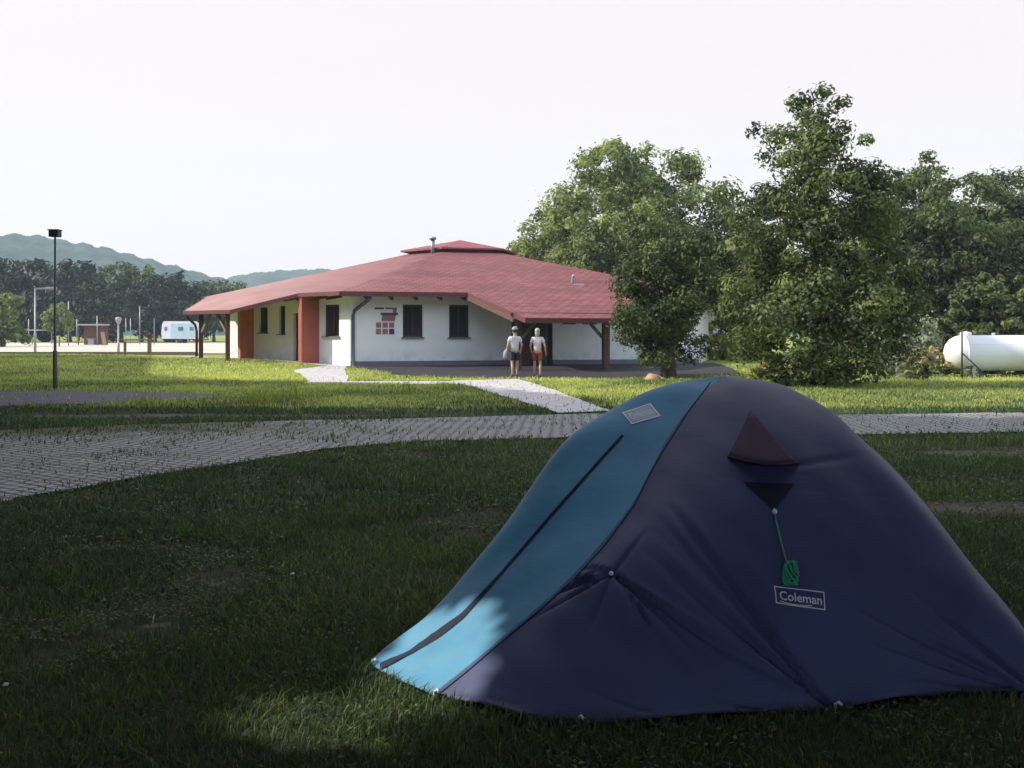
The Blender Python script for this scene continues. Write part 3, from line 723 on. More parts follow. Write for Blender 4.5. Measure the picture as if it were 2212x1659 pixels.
# side doors with their red and orange fins on the sunny wall
a, b, c, d = left_holes[1]
dr = HB(); dr.bar(fp(1, a+.04, (c+d)/2, -.16), fp(1, b-.04, (c+d)/2, -.16), .06, d-c); dr.build('door', M['door_maroon'])
f1 = HB(); f1.bar(fp(1, 2.32, 1.6, .0), fp(1, 2.32, 1.6, .92), .24, 3.15); f1.build('door_fin', M['red_paint'])
f2 = HB(); f2.bar(fp(1, 7.45, 1.5, .0), fp(1, 7.45, 1.5, .72), .22, 2.75); f2.build('door_fin', M['orange_paint'])
f3 = HB(); f3.bar(fp(1, 8.25, 1.35, .0), fp(1, 8.25, 1.35, .25), .16, 2.5); f3.build('door_fin', M['orange_paint'])
# rafter ends under the eaves
for k, s_ in [(1, s_) for s_ in np.arange(.6, 9.6, 1.05)]+[(0, s_) for s_ in np.arange(.6, 6.0, 1.05)]:
    rf = HB(); rf.bar(fp(k, s_, 3.20, -.1), fp(k, s_, 3.06, .80 if k else .72), .10, .13); rf.build('rafter', M['wood_brown'])
# front porch: beam, two posts with braces, rafters
def porch_post(x, y, z1, br, size=.20, mat='wood_brown'):
    z0 = float(hgt(x, y))
    p = HB(); p.box((x, y, (z0+z1)/2), (size, size, z1-z0), rz=TH, bev=.012); o = p.build('porch_post', M[mat])
    for (dx, dy) in br:
        q_ = HB(); q_.bar((x+dx*.09, y+dy*.09, z1-.85), (x+dx*.82, y+dy*.82, z1-.06), .11, .11); q_.build('brace', M['wood_grey'] if mat == 'wood_brown' else M[mat], o)
    return o
PA = np.array([.26, 42.25]); PB = np.array([3.74, 43.15])
bmz = 2.30
b_ = HB(); b_.bar(P3(PA-U1*.35, bmz+.02), P3(PB+U1*.25, bmz+.02), .16, .18); b_.build('porch_beam', M['wood_brown'])
porch_post(PA[0], PA[1], bmz-.07, [(U1[0], U1[1])]); porch_post(PB[0], PB[1], bmz-.07, [(-U1[0], -U1[1])], .26)
for t in np.linspace(-.1, 1.04, 7):
    r_ = HB()
    p0 = PA+(PB-PA)*t; p1 = p0-N1*4.2*1.0
    r_.bar(P3(p0+N1*.55, plane_z(p0+N1*.55, nF, E[0])-.21), P3(p1, plane_z(p1, nF, E[0])-.21), .09, .13); r_.build('rafter', M['wood_brown'])
r_ = HB(); r_.bar(P3(K1+nF*.2, 3.07), P3(PA-U1*.35+N1*.3, plane_z(PA-U1*.35+N1*.3, nF, E[0])-.2), .12, .14)
r_.build('verge_beam', M['wood_brown'])
# left porch
for x, y in ((-12.55, 47.75), (-14.25, 49.55)):
    porch_post(x, y, 2.50, [(U2[0], U2[1])] if x > -13 else [(-U2[0], -U2[1])], .20, 'wood_brown')
b_ = HB(); b_.bar((-12.35, 47.55, 2.53), (-14.75, 50.05, 2.53), .15, .15); b_.build('porch_beam', M['wood_brown'])
for t in np.linspace(0, 1, 6):
    r_ = HB()
    p0 = np.array([-12.4, 47.6])*(1-t)+np.array([-14.7, 49.95])*t
    for (o0, o1) in ((.4, -1.3),):
        r_.bar(P3(p0+N2*.1, plane_z(p0+N2*.1, nL, E[0], .4)-.2), P3(p0-N2*1.5, ZE-.15), .08, .12)
    r_.build('rafter', M['wood_pale'])
# downpipes
dp = HB(); dp.tube([fp(0, .75, 3.12, .85), fp(0, .62, 2.98, .80), fp(0, .15, 2.55, .12), fp(0, .10, 2.35, .09), fp(0, .10, .25, .09), fp(0, .14, .14, .25)], .075, 8)
dp.build('downpipe', M['gutter'])
dp = HB(); dp.tube([(-15.0, 49.75, 2.46), (-14.95, 49.85, 2.3), (-14.62, 49.9, 2.0), (-14.55, 49.9, 1.7), (-14.55, 49.9, .55), (-14.75, 49.8, .43)], .06, 8)
dp.build('downpipe', M['wood_brown'])
# globe lamp by the entrance
lp = HB(); lp.tube([fp(0, 6.85, 2.72, 0), fp(0, 6.85, 2.74, .16), fp(0, 6.85, 2.68, .2)], .02, 6); lo = lp.build('wall_lamp', M['metal_dark'])
g_ = HB(); g_.ball(fp(0, 6.85, 2.56, .2), .14, 2); g_.build('globe', M['lamp_white'], lo)
# painted emblem left of the first window
em = empty('wall_emblem', tuple(fp(0, 1.5, 2.1, .0))); tag(em, 'dark red emblem of squares and bars on the white wall beside the house corner', 'sign')
def emb(name, s0, s1, z0, z1, mat, skew=0, o=.02):
    e_ = MB(); pts = []
    for oo in (.002, o):
        pts += [fp(0, s0, z0, oo), fp(0, s1, z0, oo), fp(0, s1+skew, z1, oo), fp(0, s0+skew, z1, oo)]
    off = Vector(em.location)
    e_.add([p-off for p in pts], [(4, 5, 6, 7), (0, 1, 5, 4), (1, 2, 6, 5), (2, 3, 7, 6), (3, 0, 4, 7)]); e_.build(name, M[mat], em)
emb('bar', 1.02, 1.42, 2.62, 2.69, 'sign_dark'); emb('bar', 1.48, 1.97, 2.62, 2.70, 'sign_red')
emb('bar', 1.28, 2.02, 2.38, 2.47, 'sign_dark'); emb('bar', 1.80, 1.96, 2.47, 2.62, 'sign_red')
emb('patch', 1.30, 1.88, 2.12, 2.37, 'sign_red', .05)
for i in range(3):
    emb('square', 1.08+i*.28, 1.30+i*.28, 1.84, 2.06, 'sign_red'); emb('square', 1.08+i*.28, 1.30+i*.28, 1.56, 1.79, 'sign_red' if i < 2 else 'sign_dark')

# ------------------------------------------------------------------ people
def skin_chain(name, verts, edges, mat, parent, sub=2):
    me = bpy.data.meshes.new(name); me.from_pydata([v[0] for v in verts], edges, []); me.update()
    o = link(name, me, mat, parent)
    sk = o.modifiers.new('skin', 'SKIN'); sk.use_smooth_shade = True
    for i, v in enumerate(verts):
        r = v[1]; me.skin_vertices[0].data[i].radius = (r, r) if not hasattr(r, '__len__') else r
    me.skin_vertices[0].data[0].use_root = True
    ss = o.modifiers.new('sub', 'SUBSURF'); ss.levels = sub; ss.render_levels = sub
    return o
def person(loc, rz, label, arms, step, shirt, shorts, hair, hat=None, scale=1.0, female=False):
    root = empty('person', loc, rz); root.scale = (scale,)*3; tag(root, label, 'person')
    V, Ed = [], []
    def add(p, r, par=None):
        V.append((tuple(p), r)); i = len(V)-1
        if par is not None: Ed.append((par, i))
        return i
    pel = add((0, 0, .96), (.135, .11)); sp = add((0, -.01, 1.12), (.12, .10), pel); chst = add((0, 0, 1.32), (.145, .105), sp)
    nb = add((0, -.01, 1.45), (.07, .065), chst); nk = add((0, .005, 1.52), .052, nb); hl = add((0, .02, 1.58), (.066, .075), nk)
    hm = add((0, .01, 1.65), (.078, .095), hl); ht = add((0, 0, 1.72), (.058, .07), hm)
    add((0, .125, 1.635), .012, hm)                                                  # nose
    for s in (-1, 1): add((s*.088, -.005, 1.64), .014, hm)                           # ears
    legs = []
    for s in (-1, 1):
        y0 = step*s
        h = add((s*.095, 0, .87), .088, pel); k = add((s*.105, y0*.5+.02, .48), .056, h); kk = add((s*.108, y0*.8-.02, .33), .054, k)
        an = add((s*.11, y0-.02, .085), .036, kk); he = add((s*.115, y0+.03, .045), .038, an); add((s*.13, y0+.15, .03), .028, he)
    for s, (el, wr) in zip((-1, 1), arms):
        sh = add((s*.17, 0, 1.40), .058, chst); e_ = add((s*el[0], el[1], el[2]), .040, sh)
        fm = add(tuple((np.array((s*el[0], el[1], el[2]))*.6+np.array((s*wr[0], wr[1], wr[2]))*.4)), .038, e_)
        w = add((s*wr[0], wr[1], wr[2]), .026, fm)
        d = np.array((s*wr[0], wr[1], wr[2]))-np.array((s*el[0], el[1], el[2])); d /= np.linalg.norm(d)
        pm = add(tuple(np.array((s*wr[0], wr[1], wr[2]))+d*.06), (.034, .018), w)
        pc = np.array(V[pm][0])
        for j, L in enumerate((.075, .085, .08, .062)):
            o = np.array((0, (j-1.5)*.019, 0)); p1 = pc+d*.035+o; i1 = add(tuple(p1), .009, pm); p2 = p1+d*L*.55+np.array((-s*.008, 0, 0)); i2 = add(tuple(p2), .008, i1)
            add(tuple(p2+d*L*.45+np.array((-s*.022, 0, 0))), .0065, i2)
        t1_ = add(tuple(pc+np.array((-s*.006, .036, 0))+d*.0), .010, pm); add(tuple(pc+np.array((-s*.015, .05, 0))+d*.035), .008, t1_)
    skin_chain('body', V, Ed, M['skin'], root)
    # shirt
    v, e = [((0, 0, .86), (.158, .135)), ((0, -.01, 1.10), (.145, .125)), ((0, 0, 1.32), (.165, .13)), ((0, -.01, 1.45), (.085, .08))], [(0, 1), (1, 2), (2, 3)]
    for s, (el, wr) in zip((-1, 1), arms):
        b = len(v); v += [((s*.175, 0, 1.395), .078), ((s*(.06+.66*el[0]), el[1]*.6, 1.40+.62*(el[2]-1.40)), .066)]; e += [(2, b), (b, b+1)]
    skin_chain('shirt', v, e, M[shirt], root)
    v, e = [((0, 0, .985), (.150, .128))], []
    for s in (-1, 1):
        b = len(v); v += [((s*.098, step*s*.05, .84), .112), ((s*.108, step*s*.45+.01, .56), .088)]; e += [(0, b), (b, b+1)]
    skin_chain('shorts', v, e, M[shorts], root)
    for s in (-1, 1):
        y0 = step*s; skin_chain('shoe', [((s*.112, y0-.055, .05), .042), ((s*.118, y0+.04, .045), .046), ((s*.132, y0+.17, .035), .036)], [(0, 1), (1, 2)], M['shoe'], root)
        ey = MB(); ey.ball((s*.032, .098, 1.655), .011, 1); ey.build('eye', M['eye'], root)
    mo = MB(); mo.ball((0, .098, 1.592), .02, 1, (1, .35, .3)); mo.build('mouth', M['door_maroon'], root)
    hb = MB(); hb.ball((0, -.022, 1.685), .108, 3, (.90, 1.0, .92 if not female else 1.0))
    if female: hb.ball((0, -.065, 1.58), .09, 3, (1.0, .6, 1.35))
    hb.build('hair', M[hair], root)
    if hat:
        h_ = MB(); h_.lathe([(.001, .118), (.06, .108), (.098, .07), (.112, .02), (.114, 0), (.105, -.004)], (0, -.012, 1.70), 18)
        h_.box((0, .13, 1.70), (.15, .10, .012), bev=.004); h_.build('cap', M[hat], root)
    return root
x1, y1 = G(1112, 815); x2, y2 = G(1161, 815)
A1 = (((.26, -.03, 1.14), (.29, .05, .90)), ((.25, -.06, 1.14), (.24, .10, .93)))
pz = lambda x, y: float(hgt(x, y))+.03
A2 = (((.26, .0, 1.13), (.23, .15, .95)), ((.28, -.08, 1.14), (.31, -.02, .90)))
pA = person((x1, y1, pz(x1, y1)), R(12), 'person in pale cap, white shirt and dark shorts carrying a bundle by the porch', A1, .10, 'cloth_white', 'cloth_navy', 'hair_dark', 'cloth_grey', .985)
pB = person((x2, y2, pz(x2, y2)), R(-4), 'white haired person in a pale top and brick red shorts by the porch', A2, -.13, 'cloth_pink', 'cloth_red', 'hair_white', None, .97, True)
def solid(name, mb, mat, label, cat, group=None):
    o = mb.build(name, M[mat]); return tag(o, label, cat, group)
bz = pz(x1, y1)
tw = MB(); tw.tube([(x1-.30, y1+.06, bz+.98), (x1-.32, y1+.05, bz+.86), (x1-.33, y1+.04, bz+.70), (x1-.30, y1+.05, bz+.58)], [.03, .085, .10, .05], 10)
solid('towel_bundle', tw, 'cloth_grey', 'light grey towel bundle hanging from the left hand of the person in the cap', 'towel')

# ------------------------------------------------------------------ gas tank and fence on the right
zt = .88; xt = 15.7; yt = 39.2
tank = empty('gas_tank', (xt+2.3, yt, 0)); tag(tank, 'long white cylindrical gas tank with domed ends standing on short legs', 'tank')
RY = Matrix.Rotation(R(90), 4, 'Y')
prof = [(.001, -2.32), (.18, -2.30), (.36, -2.22), (.52, -2.08), (.61, -1.92), (.645, -1.74), (.65, -1.70), (.655, -1.70), (.655, -1.66), (.65, -1.66)]
prof = prof+[(r, -z) for r, z in prof[::-1]]
b = MB(); b.lathe(prof, (0, 0, zt), 40, RY); b.build('shell', M['white_paint'], tank)
b = MB(); b.lathe([(.20, -.08), (.20, .10), (.18, .14), (.001, .17)], (-1.55, 0, zt+.62), 22); b.build('valve_cover', M['white_paint'], tank)
for x in (-.55, .9):
    b = MB(); b.bar((x-.06, 0, zt+.66), (x+.06, 0, zt+.66), .03, .16, .008); b.build('lifting_lug', M['white_paint'], tank)
for x in (-1.45, 1.45):
    for y in (-.36, .36):
        b = MB(); b.box((x, y, .16), (.12, .12, .44), bev=.01); b.box((x, y, -.02), (.34, .3, .12), bev=.01); b.build('leg', M['white_paint'], tank)
b = MB(); b.tube([(-.9, -.1, .5), (-.9, -.1, .05)], .03, 6); b.build('pipe', M['metal_dark'], tank); b = MB(); b.tube([(-.6, -.5, .28), (-.3, -.5, .1), (.2, -.55, .06)], .025, 6); b.build('pipe', M['metal_dark'], tank)
fx, fy = G(2078, 818)
fence = empty('wire_fence', (fx, fy, 0)); tag(fence, 'wire mesh fence with thin posts and a slanting strut in front of the white tank', 'fence')
posts = [0, 2.6, 5.2]
for i, p in enumerate(posts+[-2.4]):
    b = MB(); b.tube([(p, .5*0 if p >= 0 else 1.4, -.1), (p, 0 if p >= 0 else 1.4, 1.62)], .032, 8); b.ball((p, 0 if p >= 0 else 1.4, 1.62), .036, 1); b.build('post', M['metal_dark'] if i == 0 else M['metal_grey'], fence)
b = MB(); b.tube([(0, 0, .92), (.92, -.05, .02)], .028, 8); b.build('strut', M['metal_dark'], fence)
b = MB()
for z in (.35, .8, 1.2, 1.55):
    b.tube([(-2.4, 1.4, z), (0, 0, z), (5.2, 0, z)], .002, 4, False)
b.build('wire', M['metal_grey'], fence)
# log and lit trunk base under the park trees
lx, ly = G(1655, 806)
b = MB(); b.tube([(-.38, -.06, .17), (0, .02, .18), (.36, .1, .16)], [.16, .17, .15], 12); b.tube([(-.1, .12, .42), (.3, .2, .36)], [.1, .09], 10)
o = solid('cut_log', b, 'wood_pale', 'pale cut logs stacked under the left branches of the tall ragged tree', 'log'); o.location = (lx, ly, float(hgt(lx, ly)))
sx_, sy_ = G(1412, 822)
b = MB(); b.lathe([(.34, -.05), (.29, .06), (.24, .17), (.20, .21), (.001, .23)], (0, 0, 0), 11, Matrix.Rotation(.22, 4, 'Y'))  # pale wood stands in for sunlight on the trunk base
b.tube([(.1, -.1, .1), (.45, -.22, .02)], [.09, .03], 7); o = solid('lit_trunk_base', b, 'wood_pale', 'trunk base of the small dark bushy tree, sunlight painted in as pale wood', 'stump'); o.location = (sx_, sy_, float(hgt(sx_, sy_)))
# cottage far behind on the right
cot = empty('cottage', (27.4, 78, 0)); tag(cot, 'cottage with a salmon wall and dark red roof glimpsed behind the trees', 'house')
b = MB(); b.add([(-2, 0, 0), (2.2, 0, 0), (2.2, 4, 0), (-2, 4, 0), (-2, 0, 2.4), (2.2, 0, 2.4), (2.2, 4, 2.4), (-2, 4, 2.4), (.1, 0, 4.0), (.1, 4, 4.0)],
      [(0, 1, 5, 8, 4), (1, 2, 6, 5), (2, 3, 7, 9, 6), (3, 0, 4, 7)]); b.build('wall', M['cottage_wall'], cot)
b = MB(); b.bar((-1.2, -.3, 3.2), (-1.2, 4.3, 3.2), 3.2, .12); 
b = MB(); b.add([(-2.4, -.3, 2.15), (.1, -.3, 4.1), (2.6, -.3, 2.15), (-2.4, 4.3, 2.15), (.1, 4.3, 4.1), (2.6, 4.3, 2.15), (-2.4, -.3, 2.3), (.1, -.3, 4.25), (2.6, -.3, 2.3), (-2.4, 4.3, 2.3), (.1, 4.3, 4.25), (2.6, 4.3, 2.3)],
      [(6, 7, 10, 9), (7, 8, 11, 10), (0, 3, 4, 1), (1, 4, 5, 2), (0, 1, 7, 6), (1, 2, 8, 7), (0, 6, 9, 3), (2, 5, 11, 8), (3, 9, 10, 4), (4, 10, 11, 5)]); b.build('roof', M['fascia'], cot)

# ------------------------------------------------------------------ left background: lamps, posts, shelter, caravan, bench rail
lx, ly = G(119, 842)
lamp = empty('street_lamp', (lx, ly, float(hgt(lx, ly)))); tag(lamp, 'tall dark lamp post with a square box head standing on the grass at the left', 'street lamp')
Hl = (842-512)/F*ly
b = MB(); b.tube([(0, 0, -.1), (0, 0, .05), (0, 0, 1.1), (0, 0, 1.12), (0, 0, Hl)], [.065, .065, .06, .04, .026], 10); b.build('pole', M['metal_dark'], lamp)
b = MB(); b.box((0, 0, Hl+.09), (.27, .27, .18), bev=.015); b.box((0, 0, Hl+.195), (.31, .31, .03), bev=.006); b.build('lamp_head', M['metal_dark'], lamp)
def at(px, d): return ((px-1106)/F*d, d)
def tall_lamp(px, top, d, label, arm=True):
    x, y = at(px, d); z0 = float(hgt(x, y)); H = EYE+(720-top)/F*d-z0
    o = empty('street_lamp', (x, y, z0)); tag(o, label, 'street lamp')
    b = MB(); b.tube([(0, 0, -.1), (0, 0, H*.3), (0, 0, H*.31), (0, 0, H)], [.075, .075, .05, .04], 8); b.build('pole', M['metal_grey'], o)
    b = MB()
    if arm: b.bar((0, 0, H-.05), (.8, 0, H), .12, .1); b.box((.95, 0, H-.02), (.6, .28, .14), bev=.03)
    else: b.lathe([(.06, -.1), (.12, 0), (.19, .26), (.15, .32), (.001, .36)], (0, 0, H-.2), 12)
    b.build('lamp_head', M['pale_metal'], o); return o
tall_lamp(76, 622, 64, 'grey lamp post with a short side arm, by the near edge of the sand court')
tall_lamp(256, 690, 66, 'short grey lamp with a conical head behind the bench rail', False)
GP = 'grey fence posts around the sand court'
fps = [(62, 690, 116, 'thin grey post left of the grey lamp post with the arm'), (148, 652, 100, 'tallest grey post, beside the young pale tree'), (166, 690, 118, 'grey post midway between the young tree and the shelter'),
       (210, 683, 104, 'grey post standing in front of the shelter'), (272, 688, 120, 'grey post right of the conical lamp'), (282, 688, 122, 'grey post second to the right of the conical lamp'),
       (302, 662, 112, 'tall grey post halfway between the conical lamp and the caravan'), (333, 688, 112, 'grey post next to the white end of the caravan'), (18, 690, 118, 'grey post nearest the left edge of the picture')]
for px, top, d, lb in fps:
    x, y = at(px, d); z0 = float(hgt(x, y)); H = EYE+(720-top)/F*d-z0
    b = MB(); b.tube([(0, 0, -.1), (0, 0, H)], .045, 7); b.ball((0, 0, H), .05, 1); o = solid('fence_post', b, 'metal_grey', lb, 'post', GP); o.location = (x, y, z0)
# goal frame
x, y = at(80, 118); g0 = float(hgt(x, y)); go = empty('goal_frame', (x, y, g0)); tag(go, 'grey metal goal frame beyond the sand court, left of the young tree', 'goal')
b = MB(); b.tube([(-1.5, 0, 0), (-1.5, 0, 1.55), (1.6, 0, 1.55), (1.6, 0, 0)], .055, 8); b.build('frame', M['metal_grey'], go)
b = MB(); b.tube([(-1.5, 0, 1.55), (-1.5, 1.0, .9), (-1.5, 1.3, 0), (1.6, 1.3, 0), (1.6, 1.0, .9), (1.6, 0, 1.55)], .03, 6); b.build('net_stay', M['metal_grey'], go)
# shelter
x, y = at(201, 108); z0 = float(hgt(x, y)); sh = empty('shelter', (x, y, z0)); tag(sh, 'small open shelter with flat pale roof and brown back wall by the sand court', 'shelter')
b = MB(); b.box((0, 0, 2.05), (2.7, 1.8, .14), bev=.02); b.build('roof', M['pale_metal'], sh)
for dx in (-1.15, 1.15):
    b = MB(); b.box((dx, -.75, 1.0), (.10, .10, 2.0), bev=.01); b.build('post', M['wood_brown'], sh)
b = MB(); b.box((0, .8, 1.0), (2.4, .08, 1.95)); b.build('back_wall', M['wood_brown'], sh)
b = MB(); b.box((-.15, -.1, .62), (.75, .5, .08), bev=.01); b.box((-.15, -.1, .3), (.5, .4, .56)); b.build('counter', M['pale_metal'], sh)
x, y = at(224, 104); z0 = float(hgt(x, y))
b = MB(); b.box((0, 0, .65), (.36, .06, 1.35), M=Matrix.Rotation(-.18, 4, 'Y'), bev=.01); o = solid('leaning_board', b, 'wood_pale', 'pale board leaning at the right side of the shelter', 'board'); o.location = (x, y, z0)
# caravan
x, y = at(392, 128); z0 = float(hgt(x, y)); cv = empty('caravan', (x, y, z0)); tag(cv, 'white caravan with a bluish side parked beyond the sand court by the left porch', 'caravan')
sec = [(-2.0, .55), (-2.05, 1.4), (-1.95, 2.3), (-1.75, 2.62), (1.5, 2.62), (1.95, 2.25), (2.2, 1.5), (2.1, .7), (1.9, .55)]
b = MB(); n = len(sec)
b.add([(px_, -1.05, pz_) for px_, pz_ in sec]+[(px_, 1.05, pz_) for px_, pz_ in sec], [tuple(range(n))]+[tuple(range(n, 2*n))[::-1]]+[(i, n+i, n+(i+1) % n, (i+1) % n) for i in range(n)])
cb = b.build('body', M['white_paint'], cv)
b = MB(); b.bar((-.95, -1.07, 1.5), (2.08, -1.07, 1.5), .03, 1.7); b.build('side_panel', plain('caravan_blue', (.46, .58, .62), .5, .1), cv)
for wx, w in ((.25, .62), (1.55, .5), (-1.5, .32)):
    b = MB(); b.box((wx, -1.095, 1.72), (w, .03, .46), bev=.012); b.build('window', M['glass_blue'], cv)
for wy in (-.9, .9):
    b = MB(); b.lathe([(.001, -.1), (.32, -.1), (.34, 0), (.32, .1), (.001, .1)], (.1, wy, .33), 18, Matrix.Rotation(R(90), 4, 'X')); b.build('wheel', M['rubber'], cv)
b = MB(); b.bar((1.9, 0, .5), (3.1, 0, .45), .1, .1); b.build('tow_bar', M['metal_dark'], cv)
# bench rail at the edge of the court
x, y = G(293, 770); z0 = float(hgt(x, y)); br_ = empty('bench_rail', (x, y, z0)); tag(br_, 'weathered wooden rail with a thick right post in front of the sand court', 'rail')
for dx, w, h_ in ((.72, .17, 1.0), (-.55, .12, .78)):
    b = MB(); b.box((dx, 0, h_/2), (w, w, h_), bev=.012); b.build('post', M['wood_grey'], br_)
b = MB(); b.box((.0, 0, .86), (1.75, .22, .07), bev=.01); b.build('plank', M['wood_grey'], br_)
b = MB(); b.box((.72, 0, 1.07), (.36, .3, .18), bev=.02); b.build('post_cap', M['wood_brown'], br_)
# low board edge of the court
b = MB(); xa, ya = G(-40, 766.5); xb, yb = G(425, 766.5); b.bar((xa, ya, .46), (xb, yb, .46), .10, .22, .01)
solid('court_edging', b, 'wood_grey', 'long low brown board along the near edge of the sand court', 'edging')

# ------------------------------------------------------------------ the dome tent
TA = np.array([1.17, 6.0]); AX = np.array([-.92, -.40]); PX = np.array([.40, -.92])
def crv(pts, m=120):
    p = np.array(pts, float); p = np.vstack([2*p[0]-p[1], p, 2*p[-1]-p[-2]]); out = []
    for i in range(1, len(p)-2):
        for t in np.linspace(0, 1, 24, endpoint=False):
            a, b, c, d = p[i-1:i+3]
            out.append(.5*((2*b)+(-a+c)*t+(2*a-5*b+4*c-d)*t*t+(-a+3*b-3*c+d)*t**3))
    out.append(p[-2]); o = np.array(out)
    L = np.concatenate([[0], np.cumsum(np.linalg.norm(np.diff(o, axis=0), axis=1))]); tt = np.linspace(0, L[-1], m)
    o = np.stack([np.interp(tt, L, o[:, k]) for k in range(3)], -1)
    xy = TA+o[:, :1]*AX+o[:, 1:2]*PX
    return np.concatenate([xy, np.maximum(o[:, 2:], 0.0)+.012], -1)
cT = crv([(0, 0, 1.35), (.3, .0, 1.315), (.626, 0, 1.206), (.9, 0, 1.057), (1.09, 0, .86), (1.343, 0, .55), (1.6, 0, .29), (1.84, 0, .10), (2.02, 0, 0)])
cB1 = crv([(0, 0, 1.35), (.25, .15, 1.25), (.553, .306, 1.035), (.853, .505, .776), (1.235, .61, .477), (1.56, .58, .23), (1.885, .54, 0)])
cB2 = crv([(0, 0, 1.35), (.18, .24, 1.27), (.42, .46, 1.07), (.72, .66, .82), (1.12, .83, .53), (1.32, .97, .25), (1.48, 1.09, 0)])
cB3 = crv([(0, 0, 1.35), (.08, .3, 1.30), (.17, .62, 1.12), (.25, .9, .84), (.31, 1.12, .5), (.36, 1.28, .2), (.39, 1.38, 0)])
cRm = crv([(0, 0, 1.35), (-.10, .25, 1.315), (-.16, .58, 1.13), (-.20, .86, .86), (-.22, 1.12, .53), (-.22, 1.32, .22), (-.2, 1.44, 0)])
cR = crv([(0, 0, 1.35), (-.235, .162, 1.315), (-.39, .404, 1.18), (-.45, .66, .99), (-.515, .912, .76), (-.565, 1.15, .51), (-.645, 1.4, .25), (-.71, 1.58, 0)])
cRR = crv([(0, 0, 1.35), (-.3, .05, 1.28), (-.65, .2, 1.06), (-.9, .4, .76), (-1.05, .55, .43), (-1.15, .65, .2), (-1.25, .7, 0)])
cRC = crv([(0, 0, 1.35), (-.4, -.1, 1.25), (-.8, -.15, .98), (-1.1, -.2, .6), (-1.3, -.2, .25), (-1.4, -.2, 0)])
cQ = crv([(0, 0, 1.35), (-.2, -.4, 1.22), (-.45, -.8, .9), (-.62, -1.1, .5), (-.7, -1.3, .2), (-.75, -1.4, 0)])
cF3 = crv([(0, 0, 1.35), (.05, -.35, 1.24), (.15, -.7, 1.0), (.28, -1.0, .6), (.36, -1.2, .2), (.39, -1.3, 0)])
cF2 = crv([(0, 0, 1.35), (.2, -.25, 1.24), (.45, -.42, 1.0), (.75, -.58, .68), (1.05, -.72, .34), (1.3, -.85, 0)])
cF1 = crv([(0, 0, 1.35), (.3, -.08, 1.30), (.6, -.17, 1.14), (.85, -.24, .91), (1.2, -.24, .50), (1.55, -.18, .20), (1.92, -.1, 0)])
def loft(curves, subs):
    """Catmull-Rom across a list of curves -> columns"""
    c = [2*curves[0]-curves[1]]+curves+[2*curves[-1]-curves[-2]]; cols = []
    for i in range(1, len(c)-2):
        a, b, d, e = c[i-1:i+3]; ns = subs[i-1]
        for t in np.linspace(0, 1, ns, endpoint=False):
            cols.append(.5*((2*b)+(-a+d)*t+(2*a-5*b+4*d-e)*t*t+(-a+3*b-3*d+e)*t**3))
    cols.append(c[-2]); P = np.array(cols); P[..., 2] = np.maximum(P[..., 2], .006); return P
door_c = [cF1, cT, cB1]; side_c = [cB1, cB2, cB3, cRm, cR, cRR, cRC, cQ, cF3, cF2, cF1]
PD = loft(door_c, [14, 46]); PS = loft(side_c, [56, 64, 56, 52, 14, 10, 10, 10, 10, 10])
# gentle belly of the door cloth, the panel hangs between the seams
def grid_faces(P):
    n, m = P.shape[:2]; ids = np.arange(n*m).reshape(n, m)
    return np.stack([ids[:-1, :-1], ids[:-1, 1:], ids[1:, 1:], ids[1:, :-1]], -1).reshape(-1, 4)
def bvh(Ps):
    vs, fs, o = [], [], 0
    for P in Ps:
        vs += [Vector(p) for p in P.reshape(-1, 3)]; fs += (grid_faces(P)+o).tolist(); o += P.shape[0]*P.shape[1]
    return BVHTree.FromPolygons(vs, fs)
T0 = bvh([PD, PS])
def hit(tree, px, py):
    o = Vector((0, 0, EYE)); d = Vector(((px-1106)/F, 1, -(py-720)/F)).normalized()
    h = tree.ray_cast(o, d)
    if h[0] is None: return None
    n = h[1] if h[1].dot(d) < 0 else -h[1]
    return h[0], n
def grid_normals(P):
    du = np.gradient(P, axis=0); dv = np.gradient(P, axis=1); n = np.cross(du, dv)
    n /= np.linalg.norm(n, axis=-1, keepdims=True)+1e-9
    out = P-np.array([TA[0], TA[1], .2]); s = np.sign(np.sum(n*out, -1, keepdims=True)); s[s == 0] = 1
    return n*s
folds = []
def fan(x0, y0, ends, amp, sg, back=.0):
    for (x, y), k in ends: folds.append(((x, y), (x0, y0), amp*k, sg))
fan(1800, 1530, [((1436, 1085), -1), ((1462, 1082), .5), ((1412, 1112), -.55), ((1395, 1150), .35), ((1380, 1180), -.6), ((1425, 1230), -.5), ((1480, 1330), .35), ((1445, 1330), -.4)], .021, .0135)
fan(1322, 1236, [((1640, 1462), -1), ((1585, 1478), -.7), ((1520, 1480), .5), ((1500, 1470), -.6), ((1700, 1460), .5), ((1130, 1268), -.8), ((1108, 1312), -1), ((1122, 1350), -.7), ((1190, 1212), -.6), ((1110, 1290), .6), ((1240, 1420), -.5), ((1400, 1140), -.5)], .015, .010)
fan(2262, 1512, [((1840, 1372), -1), ((1800, 1290), -.8), ((1900, 1300), .4), ((1960, 1270), -.6), ((1850, 1440), -.6), ((2040, 1330), -.5)], .017, .012)
folds += [((1870, 982), (1715, 1006), -.004, .014), ((1480, 1120), (1660, 1330), -.008, .016), ((1560, 1150), (1700, 1330), .005, .03), ((1250, 1480), (1400, 1535), -.010, .014), ((1500, 1500), (1640, 1535), -.008, .014)]
